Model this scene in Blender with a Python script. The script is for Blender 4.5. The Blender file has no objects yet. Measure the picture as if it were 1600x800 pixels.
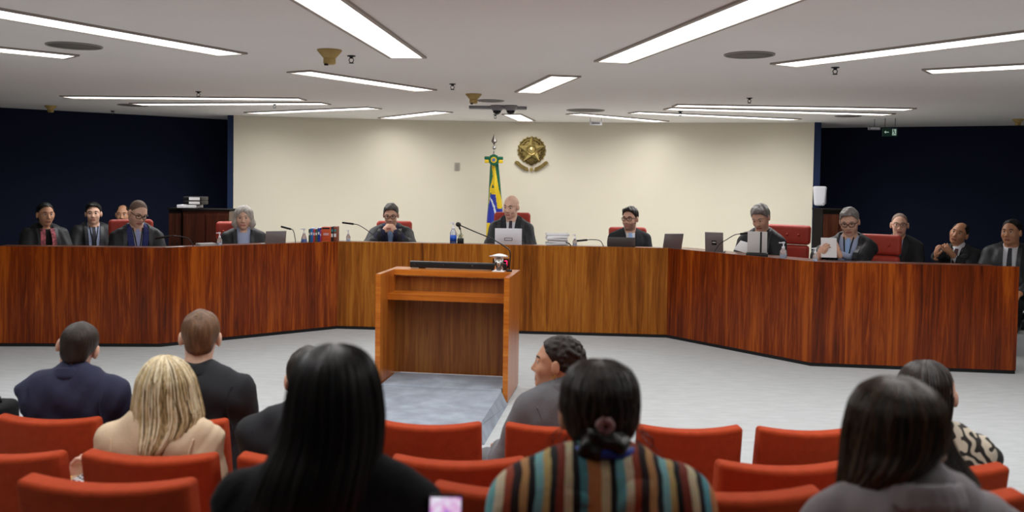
import bpy, bmesh, math, random
import numpy as np
from mathutils import Vector, Matrix

# ---------------------------------------------------------------- camera, world, exposure
F_PX, PPX, PPY = 1400.0, 800.0, 328.0
PITCH, ROLL, HC = math.radians(2.0), math.radians(0.85), 1.7
scene = bpy.context.scene
COL = scene.collection
cam_data = bpy.data.cameras.new('camera')
cam_data.sensor_width = 36.0
cam_data.lens = 36.0 * F_PX / 1600.0
cam_data.shift_x = (800.0 - PPX) / 1600.0
cam_data.shift_y = -(400.0 - PPY) / 1600.0
cam_data.clip_start = 0.05
cam_data.dof.use_dof = True
cam_data.dof.focus_distance = 9.6
cam_data.dof.aperture_fstop = 2.8
cam = bpy.data.objects.new('camera', cam_data)
COL.objects.link(cam)
cam.matrix_world = (Matrix.Translation((0, 0, HC)) @ Matrix.Rotation(math.pi / 2 - PITCH, 4, 'X')
                    @ Matrix.Rotation(ROLL, 4, 'Z'))
scene.camera = cam
world = bpy.data.worlds.new('world')
scene.world = world
world.use_nodes = True
world.node_tree.nodes['Background'].inputs[0].default_value = (0.9, 0.95, 1, 1)
world.node_tree.nodes['Background'].inputs[1].default_value = 0.02
vs = scene.view_settings
vs.view_transform = 'Standard'
vs.look = 'None'
vs.gamma = 1.0
vs.use_curve_mapping = False
vs.exposure = 0.08
LAMP_STRENGTH = 3.0      # what the diffusers show
LAMP_POWER = 34.0        # watts per square metre of lamp that reach the room

CEIL = 2.61
RND = random.Random(7)
NPR = np.random.default_rng(11)


def ray(px, py):
    x = (px - PPX) / F_PX
    y = -(py - PPY) / F_PX
    c, s = math.cos(ROLL), math.sin(ROLL)
    xr, yr = c * x - s * y, s * x + c * y
    cp, sp = math.cos(PITCH), math.sin(PITCH)
    return Vector((xr, cp + sp * yr, -sp + cp * yr))


def at_z(px, py, z):
    r = ray(px, py)
    return Vector((0, 0, HC)) + r * ((z - HC) / r.z)


def at_d(px, py, d):
    r = ray(px, py)
    return Vector((0, 0, HC)) + r * (d / r.y)


# ---------------------------------------------------------------- materials
def lin(c):
    if isinstance(c, str):
        c = c.lstrip('#')
        c = [int(c[i:i + 2], 16) / 255 for i in (0, 2, 4)]
        c = [v / 12.92 if v <= 0.04045 else ((v + 0.055) / 1.055) ** 2.4 for v in c]
    return (c[0], c[1], c[2], 1.0)


MATS = {}


def mat(name, color, rough=0.6, metal=0.0, bump=0.0, bscale=60.0, var=0.0, vscale=8.0, spec=0.5,
        stretch=(1, 1, 1), sheen=0.0, trans=0.0, ior=1.45, coat=0.0):
    if name in MATS:
        return MATS[name]
    m = bpy.data.materials.new(name)
    m.use_nodes = True
    nt = m.node_tree
    N, L = nt.nodes, nt.links
    b = N['Principled BSDF']
    c = lin(color)
    b.inputs['Base Color'].default_value = c
    b.inputs['Roughness'].default_value = rough
    b.inputs['Metallic'].default_value = metal
    b.inputs['Specular IOR Level'].default_value = spec
    b.inputs['IOR'].default_value = ior
    if sheen:
        b.inputs['Sheen Weight'].default_value = sheen
    if coat:
        b.inputs['Coat Weight'].default_value = coat
        b.inputs['Coat Roughness'].default_value = 0.15
    if trans:
        b.inputs['Transmission Weight'].default_value = trans
    if bump or var:
        tc = N.new('ShaderNodeTexCoord')
        mp = N.new('ShaderNodeMapping')
        mp.inputs['Scale'].default_value = stretch
        L.new(tc.outputs['Object'], mp.inputs['Vector'])
    if var:
        n = N.new('ShaderNodeTexNoise')
        n.inputs['Scale'].default_value = vscale
        n.inputs['Detail'].default_value = 5
        L.new(mp.outputs[0], n.inputs['Vector'])
        r = N.new('ShaderNodeValToRGB')
        r.color_ramp.elements[0].position = 0.3
        r.color_ramp.elements[1].position = 0.7
        r.color_ramp.elements[0].color = tuple(max(0, v * (1 - var)) for v in c[:3]) + (1,)
        r.color_ramp.elements[1].color = tuple(min(1, v * (1 + var)) for v in c[:3]) + (1,)
        L.new(n.outputs['Fac'], r.inputs[0])
        L.new(r.outputs[0], b.inputs['Base Color'])
    if bump:
        n2 = N.new('ShaderNodeTexNoise')
        n2.inputs['Scale'].default_value = bscale
        n2.inputs['Detail'].default_value = 4
        L.new(mp.outputs[0], n2.inputs['Vector'])
        bp = N.new('ShaderNodeBump')
        bp.inputs['Strength'].default_value = bump
        bp.inputs['Distance'].default_value = 0.01
        L.new(n2.outputs['Fac'], bp.inputs['Height'])
        L.new(bp.outputs[0], b.inputs['Normal'])
    MATS[name] = m
    return m


def emit(name, color, strength):
    if name in MATS:
        return MATS[name]
    m = bpy.data.materials.new(name)
    m.use_nodes = True
    b = m.node_tree.nodes['Principled BSDF']
    b.inputs['Base Color'].default_value = lin(color)
    b.inputs['Emission Color'].default_value = lin(color)
    b.inputs['Emission Strength'].default_value = strength
    MATS[name] = m
    return m


def wood(name, dark, mid, light, axis='Z', rough=0.3, leaf=0.24, coat=0.3, fine=1.0, spec=0.35):
    m = bpy.data.materials.new(name)
    m.use_nodes = True
    nt = m.node_tree
    N, L = nt.nodes, nt.links
    b = N['Principled BSDF']
    b.inputs['Roughness'].default_value = rough
    b.inputs['Coat Weight'].default_value = coat
    b.inputs['Coat Roughness'].default_value = 0.2
    b.inputs['Specular IOR Level'].default_value = spec
    tc = N.new('ShaderNodeTexCoord')
    sep = N.new('ShaderNodeSeparateXYZ')
    L.new(tc.outputs['Object'], sep.inputs[0])
    across = {'Z': 0, 'X': 2, 'Y': 0}[axis]
    dv = N.new('ShaderNodeMath'); dv.operation = 'DIVIDE'
    dv.inputs[1].default_value = leaf
    L.new(sep.outputs[across], dv.inputs[0])
    fl = N.new('ShaderNodeMath'); fl.operation = 'FLOOR'
    L.new(dv.outputs[0], fl.inputs[0])
    oi = N.new('ShaderNodeObjectInfo')
    ad = N.new('ShaderNodeMath'); ad.operation = 'MULTIPLY_ADD'
    L.new(oi.outputs['Random'], ad.inputs[0]); ad.inputs[1].default_value = 91.0
    L.new(fl.outputs[0], ad.inputs[2])
    wn = N.new('ShaderNodeTexWhiteNoise'); wn.noise_dimensions = '1D'
    L.new(ad.outputs[0], wn.inputs['W'])
    mp = N.new('ShaderNodeMapping')
    sc = {'Z': (26, 26, 1.3), 'X': (1.3, 26, 26), 'Y': (26, 1.3, 26)}[axis]
    mp.inputs['Scale'].default_value = tuple(v * fine for v in sc)
    L.new(tc.outputs['Object'], mp.inputs['Vector'])
    sh = N.new('ShaderNodeVectorMath'); sh.operation = 'ADD'
    L.new(mp.outputs[0], sh.inputs[0])
    L.new(wn.outputs['Color'], sh.inputs[1])
    n1 = N.new('ShaderNodeTexNoise')
    n1.inputs['Scale'].default_value = 1.0
    n1.inputs['Detail'].default_value = 7
    n1.inputs['Roughness'].default_value = 0.65
    n1.inputs['Distortion'].default_value = 0.8
    L.new(sh.outputs[0], n1.inputs['Vector'])
    mp2 = N.new('ShaderNodeMapping')
    sc2 = {'Z': (5, 5, 0.35), 'X': (0.35, 5, 5), 'Y': (5, 0.35, 5)}[axis]
    mp2.inputs['Scale'].default_value = sc2
    L.new(tc.outputs['Object'], mp2.inputs['Vector'])
    n2 = N.new('ShaderNodeTexNoise')
    n2.inputs['Scale'].default_value = 1.0
    n2.inputs['Detail'].default_value = 2
    L.new(mp2.outputs[0], n2.inputs['Vector'])
    m1 = N.new('ShaderNodeMath'); m1.operation = 'MULTIPLY_ADD'
    L.new(wn.outputs['Value'], m1.inputs[0]); m1.inputs[1].default_value = 0.14
    L.new(n1.outputs['Fac'], m1.inputs[2])
    m2 = N.new('ShaderNodeMath'); m2.operation = 'MULTIPLY_ADD'
    L.new(n2.outputs['Fac'], m2.inputs[0]); m2.inputs[1].default_value = 0.5
    L.new(m1.outputs[0], m2.inputs[2])
    r = N.new('ShaderNodeValToRGB')
    e = r.color_ramp.elements
    e[0].position = 0.52; e[0].color = lin(dark)
    e[1].position = 1.05 if False else 1.0; e[1].color = lin(light)
    k = r.color_ramp.elements.new(0.8); k.color = lin(mid)
    L.new(m2.outputs[0], r.inputs[0])
    L.new(r.outputs[0], b.inputs['Base Color'])
    bp = N.new('ShaderNodeBump'); bp.inputs['Strength'].default_value = 0.06
    bp.inputs['Distance'].default_value = 0.004
    L.new(n1.outputs['Fac'], bp.inputs['Height'])
    L.new(bp.outputs[0], b.inputs['Normal'])
    MATS[name] = m
    return m


# ---------------------------------------------------------------- scene helpers
def tag(o, label=None, cat=None, group=None, kind=None):
    if label: o['label'] = label
    if cat: o['category'] = cat
    if group: o['group'] = group
    if kind: o['kind'] = kind
    return o


def thing(name, label, cat, loc=(0, 0, 0), rotz=0.0, group=None):
    o = bpy.data.objects.new(name, None)
    o.empty_display_size = 0.1
    COL.objects.link(o)
    o.location = loc
    o.rotation_euler = (0, 0, rotz)
    return tag(o, label, cat, group)


def copy_tree(o, parent=None):
    c = o.copy()
    COL.objects.link(c)
    c.parent = parent
    for ch in list(o.children):
        copy_tree(ch, c)
    return c


def link_mesh(name, me, mats, parent=None, loc=(0, 0, 0), rotz=0.0):
    if not isinstance(mats, (list, tuple)):
        mats = [mats]
    for m in mats:
        me.materials.append(m)
    o = bpy.data.objects.new(name, me)
    COL.objects.link(o)
    o.parent = parent
    o.location = loc
    o.rotation_euler = (0, 0, rotz)
    return o


def mesh_np(name, V, quads, smooth=True, tris=None):
    """numpy arrays -> mesh"""
    me = bpy.data.meshes.new(name)
    V = np.asarray(V, np.float32)
    q = np.asarray(quads, np.int32)
    me.vertices.add(len(V))
    me.vertices.foreach_set('co', V.ravel())
    k = q.shape[1]
    me.loops.add(q.size)
    me.loops.foreach_set('vertex_index', q.ravel())
    me.polygons.add(len(q))
    me.polygons.foreach_set('loop_start', np.arange(0, q.size, k, dtype=np.int32))
    me.polygons.foreach_set('loop_total', np.full(len(q), k, np.int32))
    me.polygons.foreach_set('use_smooth', np.full(len(q), smooth, bool))
    me.update(calc_edges=True)
    return me


class MB:
    def __init__(s):
        s.V, s.F, s.M, s.S = [], [], [], []

    def add(s, vs, fs, mi=0, smooth=False, T=None):
        o = len(s.V)
        for v in vs:
            v = Vector(v)
            if T is not None:
                v = T @ v
            s.V.append(tuple(v))
        for f in fs:
            s.F.append([i + o for i in f])
            s.M.append(mi)
            s.S.append(smooth)
        return s

    def box(s, c, size, mi=0, T=None):
        cx, cy, cz = c
        hx, hy, hz = (v / 2 for v in size)
        vs = [(cx + a * hx, cy + b * hy, cz + d * hz) for d in (-1, 1) for b in (-1, 1) for a in (-1, 1)]
        fs = [(0, 2, 3, 1), (4, 5, 7, 6), (0, 1, 5, 4), (2, 6, 7, 3), (0, 4, 6, 2), (1, 3, 7, 5)]
        return s.add(vs, fs, mi, False, T)

    def rbox(s, c, size, r, n=2, div=(1, 1, 1), mi=0, T=None, deform=None, smooth=True):
        """rounded box: r corner radius, n arc samples, div inner divisions"""
        h = [v / 2 for v in size]
        r = min(r, min(h) * 0.98)
        axes = []
        for k in range(3):
            pts = []
            for i in range(n + 1):
                pts.append(-h[k] + r * (1 - math.cos(i / n * math.pi / 2)) if False else -h[k] + r * i / n)
            for i in range(1, div[k]):
                pts.append(-h[k] + r + (2 * h[k] - 2 * r) * i / div[k])
            for i in range(n + 1):
                pts.append(h[k] - r + r * i / n)
            axes.append(pts)
        idx = {}
        vs, fs = [], []

        def vid(p):
            key = tuple(round(x, 6) for x in p)
            if key not in idx:
                q = [max(-(h[k] - r), min(h[k] - r, p[k])) for k in range(3)]
                # map the flat cube shell to an arc
                e = [(p[k] - q[k]) / r for k in range(3)]
                e = [math.tan(v * math.pi / 4) for v in e]
                l = math.sqrt(sum(v * v for v in e)) or 1
                w = [q[k] + r * e[k] / l for k in range(3)]
                if deform:
                    w = deform(*w)
                idx[key] = len(vs)
                vs.append((c[0] + w[0], c[1] + w[1], c[2] + w[2]))
            return idx[key]
        for k in range(3):
            a, b = (k + 1) % 3, (k + 2) % 3
            for sgn in (-1, 1):
                for i in range(len(axes[a]) - 1):
                    for j in range(len(axes[b]) - 1):
                        quad = []
                        for di, dj in ((0, 0), (1, 0), (1, 1), (0, 1)):
                            p = [0, 0, 0]
                            p[k] = sgn * h[k]
                            p[a] = axes[a][i + di]
                            p[b] = axes[b][j + dj]
                            quad.append(vid(p))
                        if len(set(quad)) < 3:
                            continue
                        fs.append(tuple(quad) if sgn > 0 else tuple(reversed(quad)))
        return s.add(vs, fs, mi, smooth, T)

    def tube(s, pts, rad, n=8, mi=0, T=None, caps=True, smooth=True, flat=None):
        pts = [Vector(p) for p in pts]
        if not isinstance(rad, (list, tuple)):
            rad = [rad] * len(pts)
        up = None
        vs, fs = [], []
        for i, p in enumerate(pts):
            t = (pts[min(i + 1, len(pts) - 1)] - pts[max(i - 1, 0)]).normalized()
            if up is None:
                up = Vector((0, 0, 1)) if abs(t.z) < 0.9 else Vector((1, 0, 0))
            x = t.cross(up)
            if x.length < 1e-6:
                x = t.orthogonal()
            x.normalize()
            up = x.cross(t).normalized()
            for k in range(n):
                a = 2 * math.pi * k / n
                fy = flat if flat else 1.0
                vs.append(p + (x * math.cos(a) + up * math.sin(a) * fy) * rad[i])
        for i in range(len(pts) - 1):
            for k in range(n):
                fs.append((i * n + k, i * n + (k + 1) % n, (i + 1) * n + (k + 1) % n, (i + 1) * n + k))
        s.add(vs, fs, mi, smooth, T)
        if caps:
            o = len(s.V) - len(vs)
            s.F.append([o + k for k in reversed(range(n))]); s.M.append(mi); s.S.append(False)
            s.F.append([o + (len(pts) - 1) * n + k for k in range(n)]); s.M.append(mi); s.S.append(False)
        return s

    def lathe(s, prof, n=20, c=(0, 0, 0), mi=0, T=None, smooth=True):
        vs, fs = [], []
        for (r, z) in prof:
            for k in range(n):
                a = 2 * math.pi * k / n
                vs.append((c[0] + r * math.cos(a), c[1] + r * math.sin(a), c[2] + z))
        for i in range(len(prof) - 1):
            for k in range(n):
                fs.append((i * n + k, i * n + (k + 1) % n, (i + 1) * n + (k + 1) % n, (i + 1) * n + k))
        s.add(vs, fs, mi, smooth, T)
        o = len(s.V) - len(vs)
        if prof[0][0] > 1e-5:
            s.F.append([o + k for k in reversed(range(n))]); s.M.append(mi); s.S.append(False)
        if prof[-1][0] > 1e-5:
            s.F.append([o + (len(prof) - 1) * n + k for k in range(n)]); s.M.append(mi); s.S.append(False)
        return s

    def prism(s, poly, y0, y1, mi=0, T=None):
        """polygon in x,z extruded along y (y0 front, y1 back); poly counter-clockwise seen from -y"""
        n = len(poly)
        vs = [(x, y0, z) for x, z in poly] + [(x, y1, z) for x, z in poly]
        fs = [tuple(range(n)), tuple(reversed(range(n, 2 * n)))]
        for i in range(n):
            j = (i + 1) % n
            fs.append((i, i + n, j + n, j))
        return s.add(vs, fs, mi, False, T)

    def build(s, name, mats, parent=None, loc=(0, 0, 0), rotz=0.0):
        me = bpy.data.meshes.new(name)
        me.from_pydata(s.V, [], s.F)
        me.polygons.foreach_set('material_index', np.array(s.M, np.int32))
        me.polygons.foreach_set('use_smooth', np.array(s.S, bool))
        me.update()
        return link_mesh(name, me, mats, parent, loc, rotz)


def clean_normals(o):
    bm = bmesh.new()
    bm.from_mesh(o.data)
    bmesh.ops.remove_doubles(bm, verts=bm.verts, dist=1e-6)
    bmesh.ops.recalc_face_normals(bm, faces=bm.faces)
    bm.to_mesh(o.data)
    bm.free()
    return o

# ---------------------------------------------------------------- materials of the room
M_CARPET = mat('carpet', '#b3b6b7', 0.95, bump=0.35, bscale=60, var=0.06, vscale=6.0, spec=0.1, stretch=(1, 3, 1))
M_STEPCARPET = mat('step_carpet', '#929aa5', 0.95, bump=0.5, bscale=160, var=0.18, vscale=7.0, spec=0.1)
M_WHITEWALL = mat('white_wall', '#e0d9c5', 0.8, bump=0.05, bscale=90, var=0.015, vscale=1.5)
M_BLUEWALL = mat('navy_wall', '#1d2338', 0.9, bump=0.25, bscale=140, var=0.15, vscale=60, spec=0.2)
M_BLUETRIM = mat('blue_trim', '#12294f', 0.6)
M_CEIL = mat('ceiling_paint', '#efebe7', 0.85, bump=0.03, bscale=30, var=0.02, vscale=0.8)
M_SIDEWALL = mat('side_wall', '#8a8078', 0.8, var=0.03, vscale=2)
M_BENCH = wood('bench_rosewood', '#2e0b00', '#702904', '#9c4a0e', 'Z', 0.27, 0.3, 0.06, spec=0.25)
M_BENCHC = wood('bench_walnut', '#4a2206', '#8a4c12', '#aa6a22', 'Z', 0.34, 0.32, 0.0, spec=0.18)
M_BENCHTOP = wood('bench_top_wood', '#3c1a0c', '#6e3a20', '#8a5030', 'X', 0.3, 0.3)
M_LECT = wood('lectern_wood', '#7a3a10', '#a65a1c', '#c0742c', 'Z', 0.32, 0.4, 0.3)
M_LECTIN = wood('lectern_inner', '#5a2c0e', '#7d4718', '#946026', 'Z', 0.4, 0.4, 0.2)
M_LECTX = wood('lectern_edge', '#96480f', '#bb681c', '#cc8030', 'X', 0.32, 0.4, 0.3)
M_BLACK = mat('black_plastic', '#111214', 0.45)
M_DARKMETAL = mat('dark_metal', '#26282b', 0.4, 0.6)
M_CHROME = mat('chrome', '#b8b8b8', 0.2, 1.0)
M_WHITE = mat('white_plastic', '#dedee4', 0.4)
M_PAPER = mat('paper', '#e9e9ea', 0.8)
M_GREY = mat('grey_plastic', '#8d8b90', 0.45)
M_FRAME = mat('lamp_frame', '#a59d94', 0.5, 0.2)
M_DIFF = emit('lamp_diffuser', '#fbfbff', LAMP_STRENGTH)
M_CREAM = mat('aged_cream', '#b59a5c', 0.55)

FLOOR_Z = 0.0
DAIS = 0.20
H_BENCH = 0.975
DESK = 0.935


def struct(o):
    o['kind'] = 'structure'
    return o


# ---- floor
mb = MB()
mb.box((0, 11.15, -0.15), (19, 12.5, 0.3))
struct(mb.build('floor', M_CARPET))
# audience floor, stepping up towards the back (a shallow step down from the well of the court)
ROWS = {1: (3.92, -0.22), 2: (3.05, -0.10), 3: (2.35, 0.05), 4: (1.42, 0.18)}
mb = MB()
for ya, yb, zt in ((3.85, 4.90, -0.22), (2.98, 3.85, -0.10), (2.28, 2.98, 0.05), (-3.3, 2.28, 0.18)):
    mb.box((0, (ya + yb) / 2, (zt - 0.30) / 2), (19, yb - ya, zt + 0.30))
struct(mb.build('floor_public', M_CARPET))

# ---- ceiling
mb = MB()
mb.box((0, 7.0, CEIL + 0.1), (19, 21, 0.2))
struct(mb.build('ceiling', M_CEIL))

# ---- white wall, slightly curved (concave), from its ceiling line in the picture
pl, pr = at_z(365, 180, CEIL), at_z(1272.8, 191, CEIL)
ch = pr - pl
nrm = Vector((-ch.y, ch.x, 0)).normalized()
SAG = 0.75
NW = 40
WPL, WPR = pl.copy(), pr.copy()
front = []
for i in range(NW + 1):
    t = i / NW
    p = pl.lerp(pr, t) + nrm * SAG * 4 * t * (1 - t)
    front.append((p.x, p.y))


def wall_pt(px):
    """point on the white wall seen in column px, and its outward direction"""
    best = None
    for i in range(NW):
        a, b = Vector(front[i]), Vector(front[i + 1])
        r = ray(px, 280)
        d = Vector((r.x, r.y))
        den = d.x * (b.y - a.y) - d.y * (b.x - a.x)
        t = (a.x * (b.y - a.y) - a.y * (b.x - a.x)) / den
        u = ((d.x * t - a.x) * (b.x - a.x) + (d.y * t - a.y) * (b.y - a.y)) / (b - a).length_squared
        if -1e-6 <= u <= 1 + 1e-6:
            tan = (b - a).normalized()
            return d * t, tan
    return None, None


mb = MB()
vs = []
for (x, y) in front:
    vs += [(x, y, 0), (x, y, CEIL), (x, y + 0.15, CEIL), (x, y + 0.15, 0)]
fs = []
for i in range(NW):
    o = i * 4
    for k in range(4):
        fs.append((o + k, o + (k + 1) % 4, o + 4 + (k + 1) % 4, o + 4 + k))
fs += [(0, 3, 2, 1), (NW * 4, NW * 4 + 1, NW * 4 + 2, NW * 4 + 3)]
mb.add(vs, fs, 0, True)
o = struct(clean_normals(mb.build('wall_back', M_WHITEWALL)))
md = o.modifiers.new('es', 'EDGE_SPLIT'); md.split_angle = math.radians(40)


def wall_slab(name, a, b, m, th=0.15, h=CEIL):
    a, b = Vector((a[0], a[1], 0)), Vector((b[0], b[1], 0))
    t = (b - a)
    w = MB()
    w.box((t.length / 2, th / 2, h / 2), (t.length, th, h))
    return struct(w.build(name, m, None, a, math.atan2(t.y, t.x)))


# navy walls left and right of the white wall
la, lb = at_z(0, 168, CEIL), at_z(357, 187, CEIL)
ra, rb = at_z(1285, 200, CEIL), at_z(1600, 196, CEIL)
ld, rd = (la - lb).normalized(), (rb - ra).normalized()
lfar = lb + ld * ((-9.4 - lb.x) / ld.x)
rfar = ra + rd * ((9.4 - ra.x) / rd.x)
lin_ = lb - ld * 0.75
rin_ = ra - rd * 0.75
wall_slab('wall_left', (lfar.x, lfar.y), (lin_.x, lin_.y), M_BLUEWALL)
wall_slab('wall_right', (rin_.x, rin_.y), (rfar.x, rfar.y), M_BLUEWALL)
wall_slab('wall_side_left', (-9.4, -3.4), (-9.4, lfar.y + 0.1), M_SIDEWALL)
wall_slab('wall_side_right', (9.4, rfar.y + 0.1), (9.4, -3.4), M_SIDEWALL)
wall_slab('wall_rear', (9.4, -3.3), (-9.4, -3.3), M_SIDEWALL)
# blue end strips of the white wall
for px, base, sg in ((361, pl, -1), (1278, pr, 1)):
    w = 0.085 if sg < 0 else 0.115
    b = MB()
    b.box((0, 0, CEIL / 2), (w, 0.5, CEIL))
    struct(b.build('trim_1' if sg < 0 else 'trim_2', M_BLUETRIM, None, (base.x + sg * (w / 2 + 0.001), base.y + 0.26, 0),
                   math.atan2(ch.y, ch.x)))
# dark soffit line where the ceiling meets the navy walls is only the joint itself

# ---- dais behind the bench
BOT = [(-60, 541.5), (251, 542.5), (527, 514), (1041, 528), (1267, 572.5), (1587, 585)]
BC = [at_z(x, y, 0.0) for x, y in BOT]
# extend the left outer leg beyond the frame to the length of the right one
d0 = (BC[0] - BC[1]).normalized()
BC[0] = BC[1] + d0 * (BC[5] - BC[4]).length
BXY = [Vector((p.x, p.y)) for p in BC]


def offset_poly(pts, off):
    """offset an open polyline to the far side (+y) by off"""
    out = []
    for i, p in enumerate(pts):
        ns = []
        if i > 0:
            t = (p - pts[i - 1]).normalized(); ns.append(Vector((-t.y, t.x)))
        if i < len(pts) - 1:
            t = (pts[i + 1] - p).normalized(); ns.append(Vector((-t.y, t.x)))
        n = sum(ns, Vector((0, 0))) / len(ns)
        n = n / n.length_squared
        out.append(p + n * off)
    return out


B_IN = offset_poly(BXY, 0.10)
poly = [(p.x, p.y) for p in B_IN]
poly = [(-9.3, poly[0][1])] + poly + [(poly[-1][0] + 0.02, poly[-1][1] + 0.9), (9.3, poly[-1][1] + 0.9), (9.3, 17.2), (-9.3, 17.2)]
n = len(poly)
mb = MB()
mb.add([(x, y, 0) for x, y in poly] + [(x, y, DAIS) for x, y in poly],
       [tuple(range(n, 2 * n)), tuple(reversed(range(n)))] + [(i, (i + 1) % n, (i + 1) % n + n, i + n) for i in range(n)])
struct(mb.build('floor_dais', M_CARPET))

# ---------------------------------------------------------------- judges' bench
bench = thing('judges_bench', 'long angled dark wooden judges bench in five panels facing the audience', 'bench',
              (BC[2].x, BC[2].y, 0))
bo = Vector((BC[2].x, BC[2].y, 0))
O2 = offset_poly(BXY, 0.035)
DK = offset_poly(BXY, 0.70)
for i in range(5):
    a, b = BXY[i], BXY[i + 1]
    t = b - a
    L_ = t.length
    ang = math.atan2(t.y, t.x)
    # mitred panel in local coordinates
    c, s = math.cos(-ang), math.sin(-ang)

    def loc2(p):
        q = p - a
        return (c * q.x - s * q.y, s * q.x + c * q.y)
    A, B, C_, D_ = loc2(a), loc2(b), loc2(O2[i + 1]), loc2(O2[i])
    w = MB()
    z0, z1 = 0.035, H_BENCH
    q = [A, B, C_, D_]
    w.add([(x, y, z0) for x, y in q] + [(x, y, z1) for x, y in q],
          [(3, 2, 1, 0), (4, 5, 6, 7), (0, 1, 5, 4), (1, 2, 6, 5), (2, 3, 7, 6), (3, 0, 4, 7)])
    w.build('panel', M_BENCHC if i == 2 else M_BENCH, bench, (a.x - bo.x, a.y - bo.y, 0), ang)
    # desk top
    C_, D_ = loc2(DK[i + 1]), loc2(DK[i])
    A2, B2 = loc2(O2[i]), loc2(O2[i + 1])
    q = [A2, B2, C_, D_]
    w = MB()
    w.add([(x, y, DESK - 0.035) for x, y in q] + [(x, y, DESK) for x, y in q],
          [(3, 2, 1, 0), (4, 5, 6, 7), (0, 1, 5, 4), (1, 2, 6, 5), (2, 3, 7, 6), (3, 0, 4, 7)])
    w.build('desk_top', M_BENCHTOP, bench, (a.x - bo.x, a.y - bo.y, 0), ang)
    # recessed plinth
    P1, P2 = offset_poly(BXY, 0.015), offset_poly(BXY, 0.06)
    q = [loc2(P1[i]), loc2(P1[i + 1]), loc2(P2[i + 1]), loc2(P2[i])]
    w = MB()
    w.add([(x, y, 0) for x, y in q] + [(x, y, 0.0345) for x, y in q],
          [(3, 2, 1, 0), (4, 5, 6, 7), (0, 1, 5, 4), (1, 2, 6, 5), (2, 3, 7, 6), (3, 0, 4, 7)])
    w.build('plinth', M_BLACK, bench, (a.x - bo.x, a.y - bo.y, 0), ang)
# end boards of the bench
for i, j in ((0, 1), (5, 4)):
    a = BXY[i]; t = (BXY[j] - a).normalized()
    if i == 5:
        t = -t
    ang = math.atan2(t.y, t.x)
    w = MB()
    sx = 0.02 if i == 0 else -0.02
    w.box((sx, 0.37, (DESK - 0.04 + DAIS) / 2 + 0.0), (0.035, 0.66, DESK - 0.04 - DAIS))
    w.build('end_board', M_BENCH, bench, (a.x - bo.x, a.y - bo.y, 0), ang)


def desk_pt(px, back=0.25, z=None):
    """point on the desk top, 'back' metres behind the front panel, in picture column px"""
    r = ray(px, 390)
    d = Vector((r.x, r.y))
    for i in range(5):
        a, b = BXY[i], BXY[i + 1]
        den = d.x * (b.y - a.y) - d.y * (b.x - a.x)
        t = (a.x * (b.y - a.y) - a.y * (b.x - a.x)) / den
        u = (d * t - a).dot(b - a) / (b - a).length_squared
        if -1e-6 <= u <= 1.001:
            tt = (b - a).normalized()
            nn = Vector((-tt.y, tt.x))
            k = back / max(0.3, nn.dot(d.normalized()))
            p = d * t + d.normalized() * k
            return Vector((p.x, p.y, DESK + 0.001 if z is None else z)), math.atan2(tt.y, tt.x)
    return Vector((d.x * 8.6, d.y * 8.6, DESK)), 0.0


# ---------------------------------------------------------------- lectern and its carpeted step
lf = at_z(787, 631, 0.0)      # right front foot
LY = math.radians(-8.0)
LW, LD, LH = 1.035, 0.60, 0.955
ux = Vector((math.cos(LY), math.sin(LY), 0))
uy = Vector((-math.sin(LY), math.cos(LY), 0))
lorig = lf - ux * (LW / 2 - 0.03)
lect = thing('lectern', 'open-backed orange-brown wooden lectern with a shelf standing on the grey carpet', 'lectern',
             (lorig.x, lorig.y, 0), LY)
TH = 0.04
for sg in (-1, 1):
    w = MB(); w.box((sg * (LW / 2 - TH / 2), LD / 2, 0.015 + (LH - 0.015) / 2), (TH, LD, LH - 0.015))
    # orange front edge band sits proud on the board
    p = w.build('side_panel', M_LECT, lect)
    e = MB(); e.box((sg * (LW / 2 - TH / 2), -0.002, 0.015 + (LH - 0.015) / 2), (TH, 0.004, LH - 0.015))
    e.build('edge_band', M_LECTX, p)
    for yy in (0.05, LD - 0.05):
        f = MB(); f.lathe([(0.015, 0), (0.015, 0.015)], 10, (sg * (LW / 2 - TH / 2), yy, 0))
        f.build('foot', M_BLACK, p)
iw = LW - 2 * TH
w = MB(); w.box((0, LD - 0.15, 0.11 + (LH - 0.06 - 0.11) / 2), (iw, 0.025, LH - 0.06 - 0.11)); w.build('back_panel', M_LECTIN, lect)
w = MB(); w.box((0, LD - 0.11, LH - 0.022), (iw, 0.22, 0.044)); w.build('top_ledge', M_LECTX, lect)
w = MB(); w.box((0, LD - 0.2835, LH - 0.20), (iw, 0.24, 0.045)); w.build('shelf', M_LECTX, lect)
for zz in (0.23, 0.55, 0.70):
    w = MB(); w.lathe([(0.006, 0), (0.006, 0.004), (0.0, 0.006)], 8, (0, 0, 0),
                      T=Matrix.Translation((-iw / 2, LD - 0.19, zz + 0.05)) @ Matrix.Rotation(math.pi / 2, 4, 'Y'))
    w.build('screw', M_CHROME, lect)

step = thing('carpeted_step', 'low grey carpeted speaker platform running out from inside the lectern', 'platform',
             (lorig.x, lorig.y, 0), LY)
w = MB(); w.rbox((0, 0.205, 0.055), (iw - 0.012, 0.45, 0.11), 0.012); w.build('platform', M_STEPCARPET, step)
w = MB()
hw = iw / 2 - 0.006
prof = [(-0.022, 0.0), (-0.022, 0.1), (-1.0, 0.10), (-1.025, 0.09), (-1.06, 0.0)]
vs = [(-hw - (0.0 if z > 0.05 else 0.0), y, z) for y, z in prof] + [(hw + (0.0 if z > 0.05 else 0.05), y, z) for y, z in prof]
k = len(prof)
w.add(vs, [tuple(range(k)), tuple(reversed(range(k, 2 * k)))] + [(i, i + k, (i + 1) % k + k, (i + 1) % k) for i in range(k)])
clean_normals(w.build('front_step', M_STEPCARPET, step))

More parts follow.
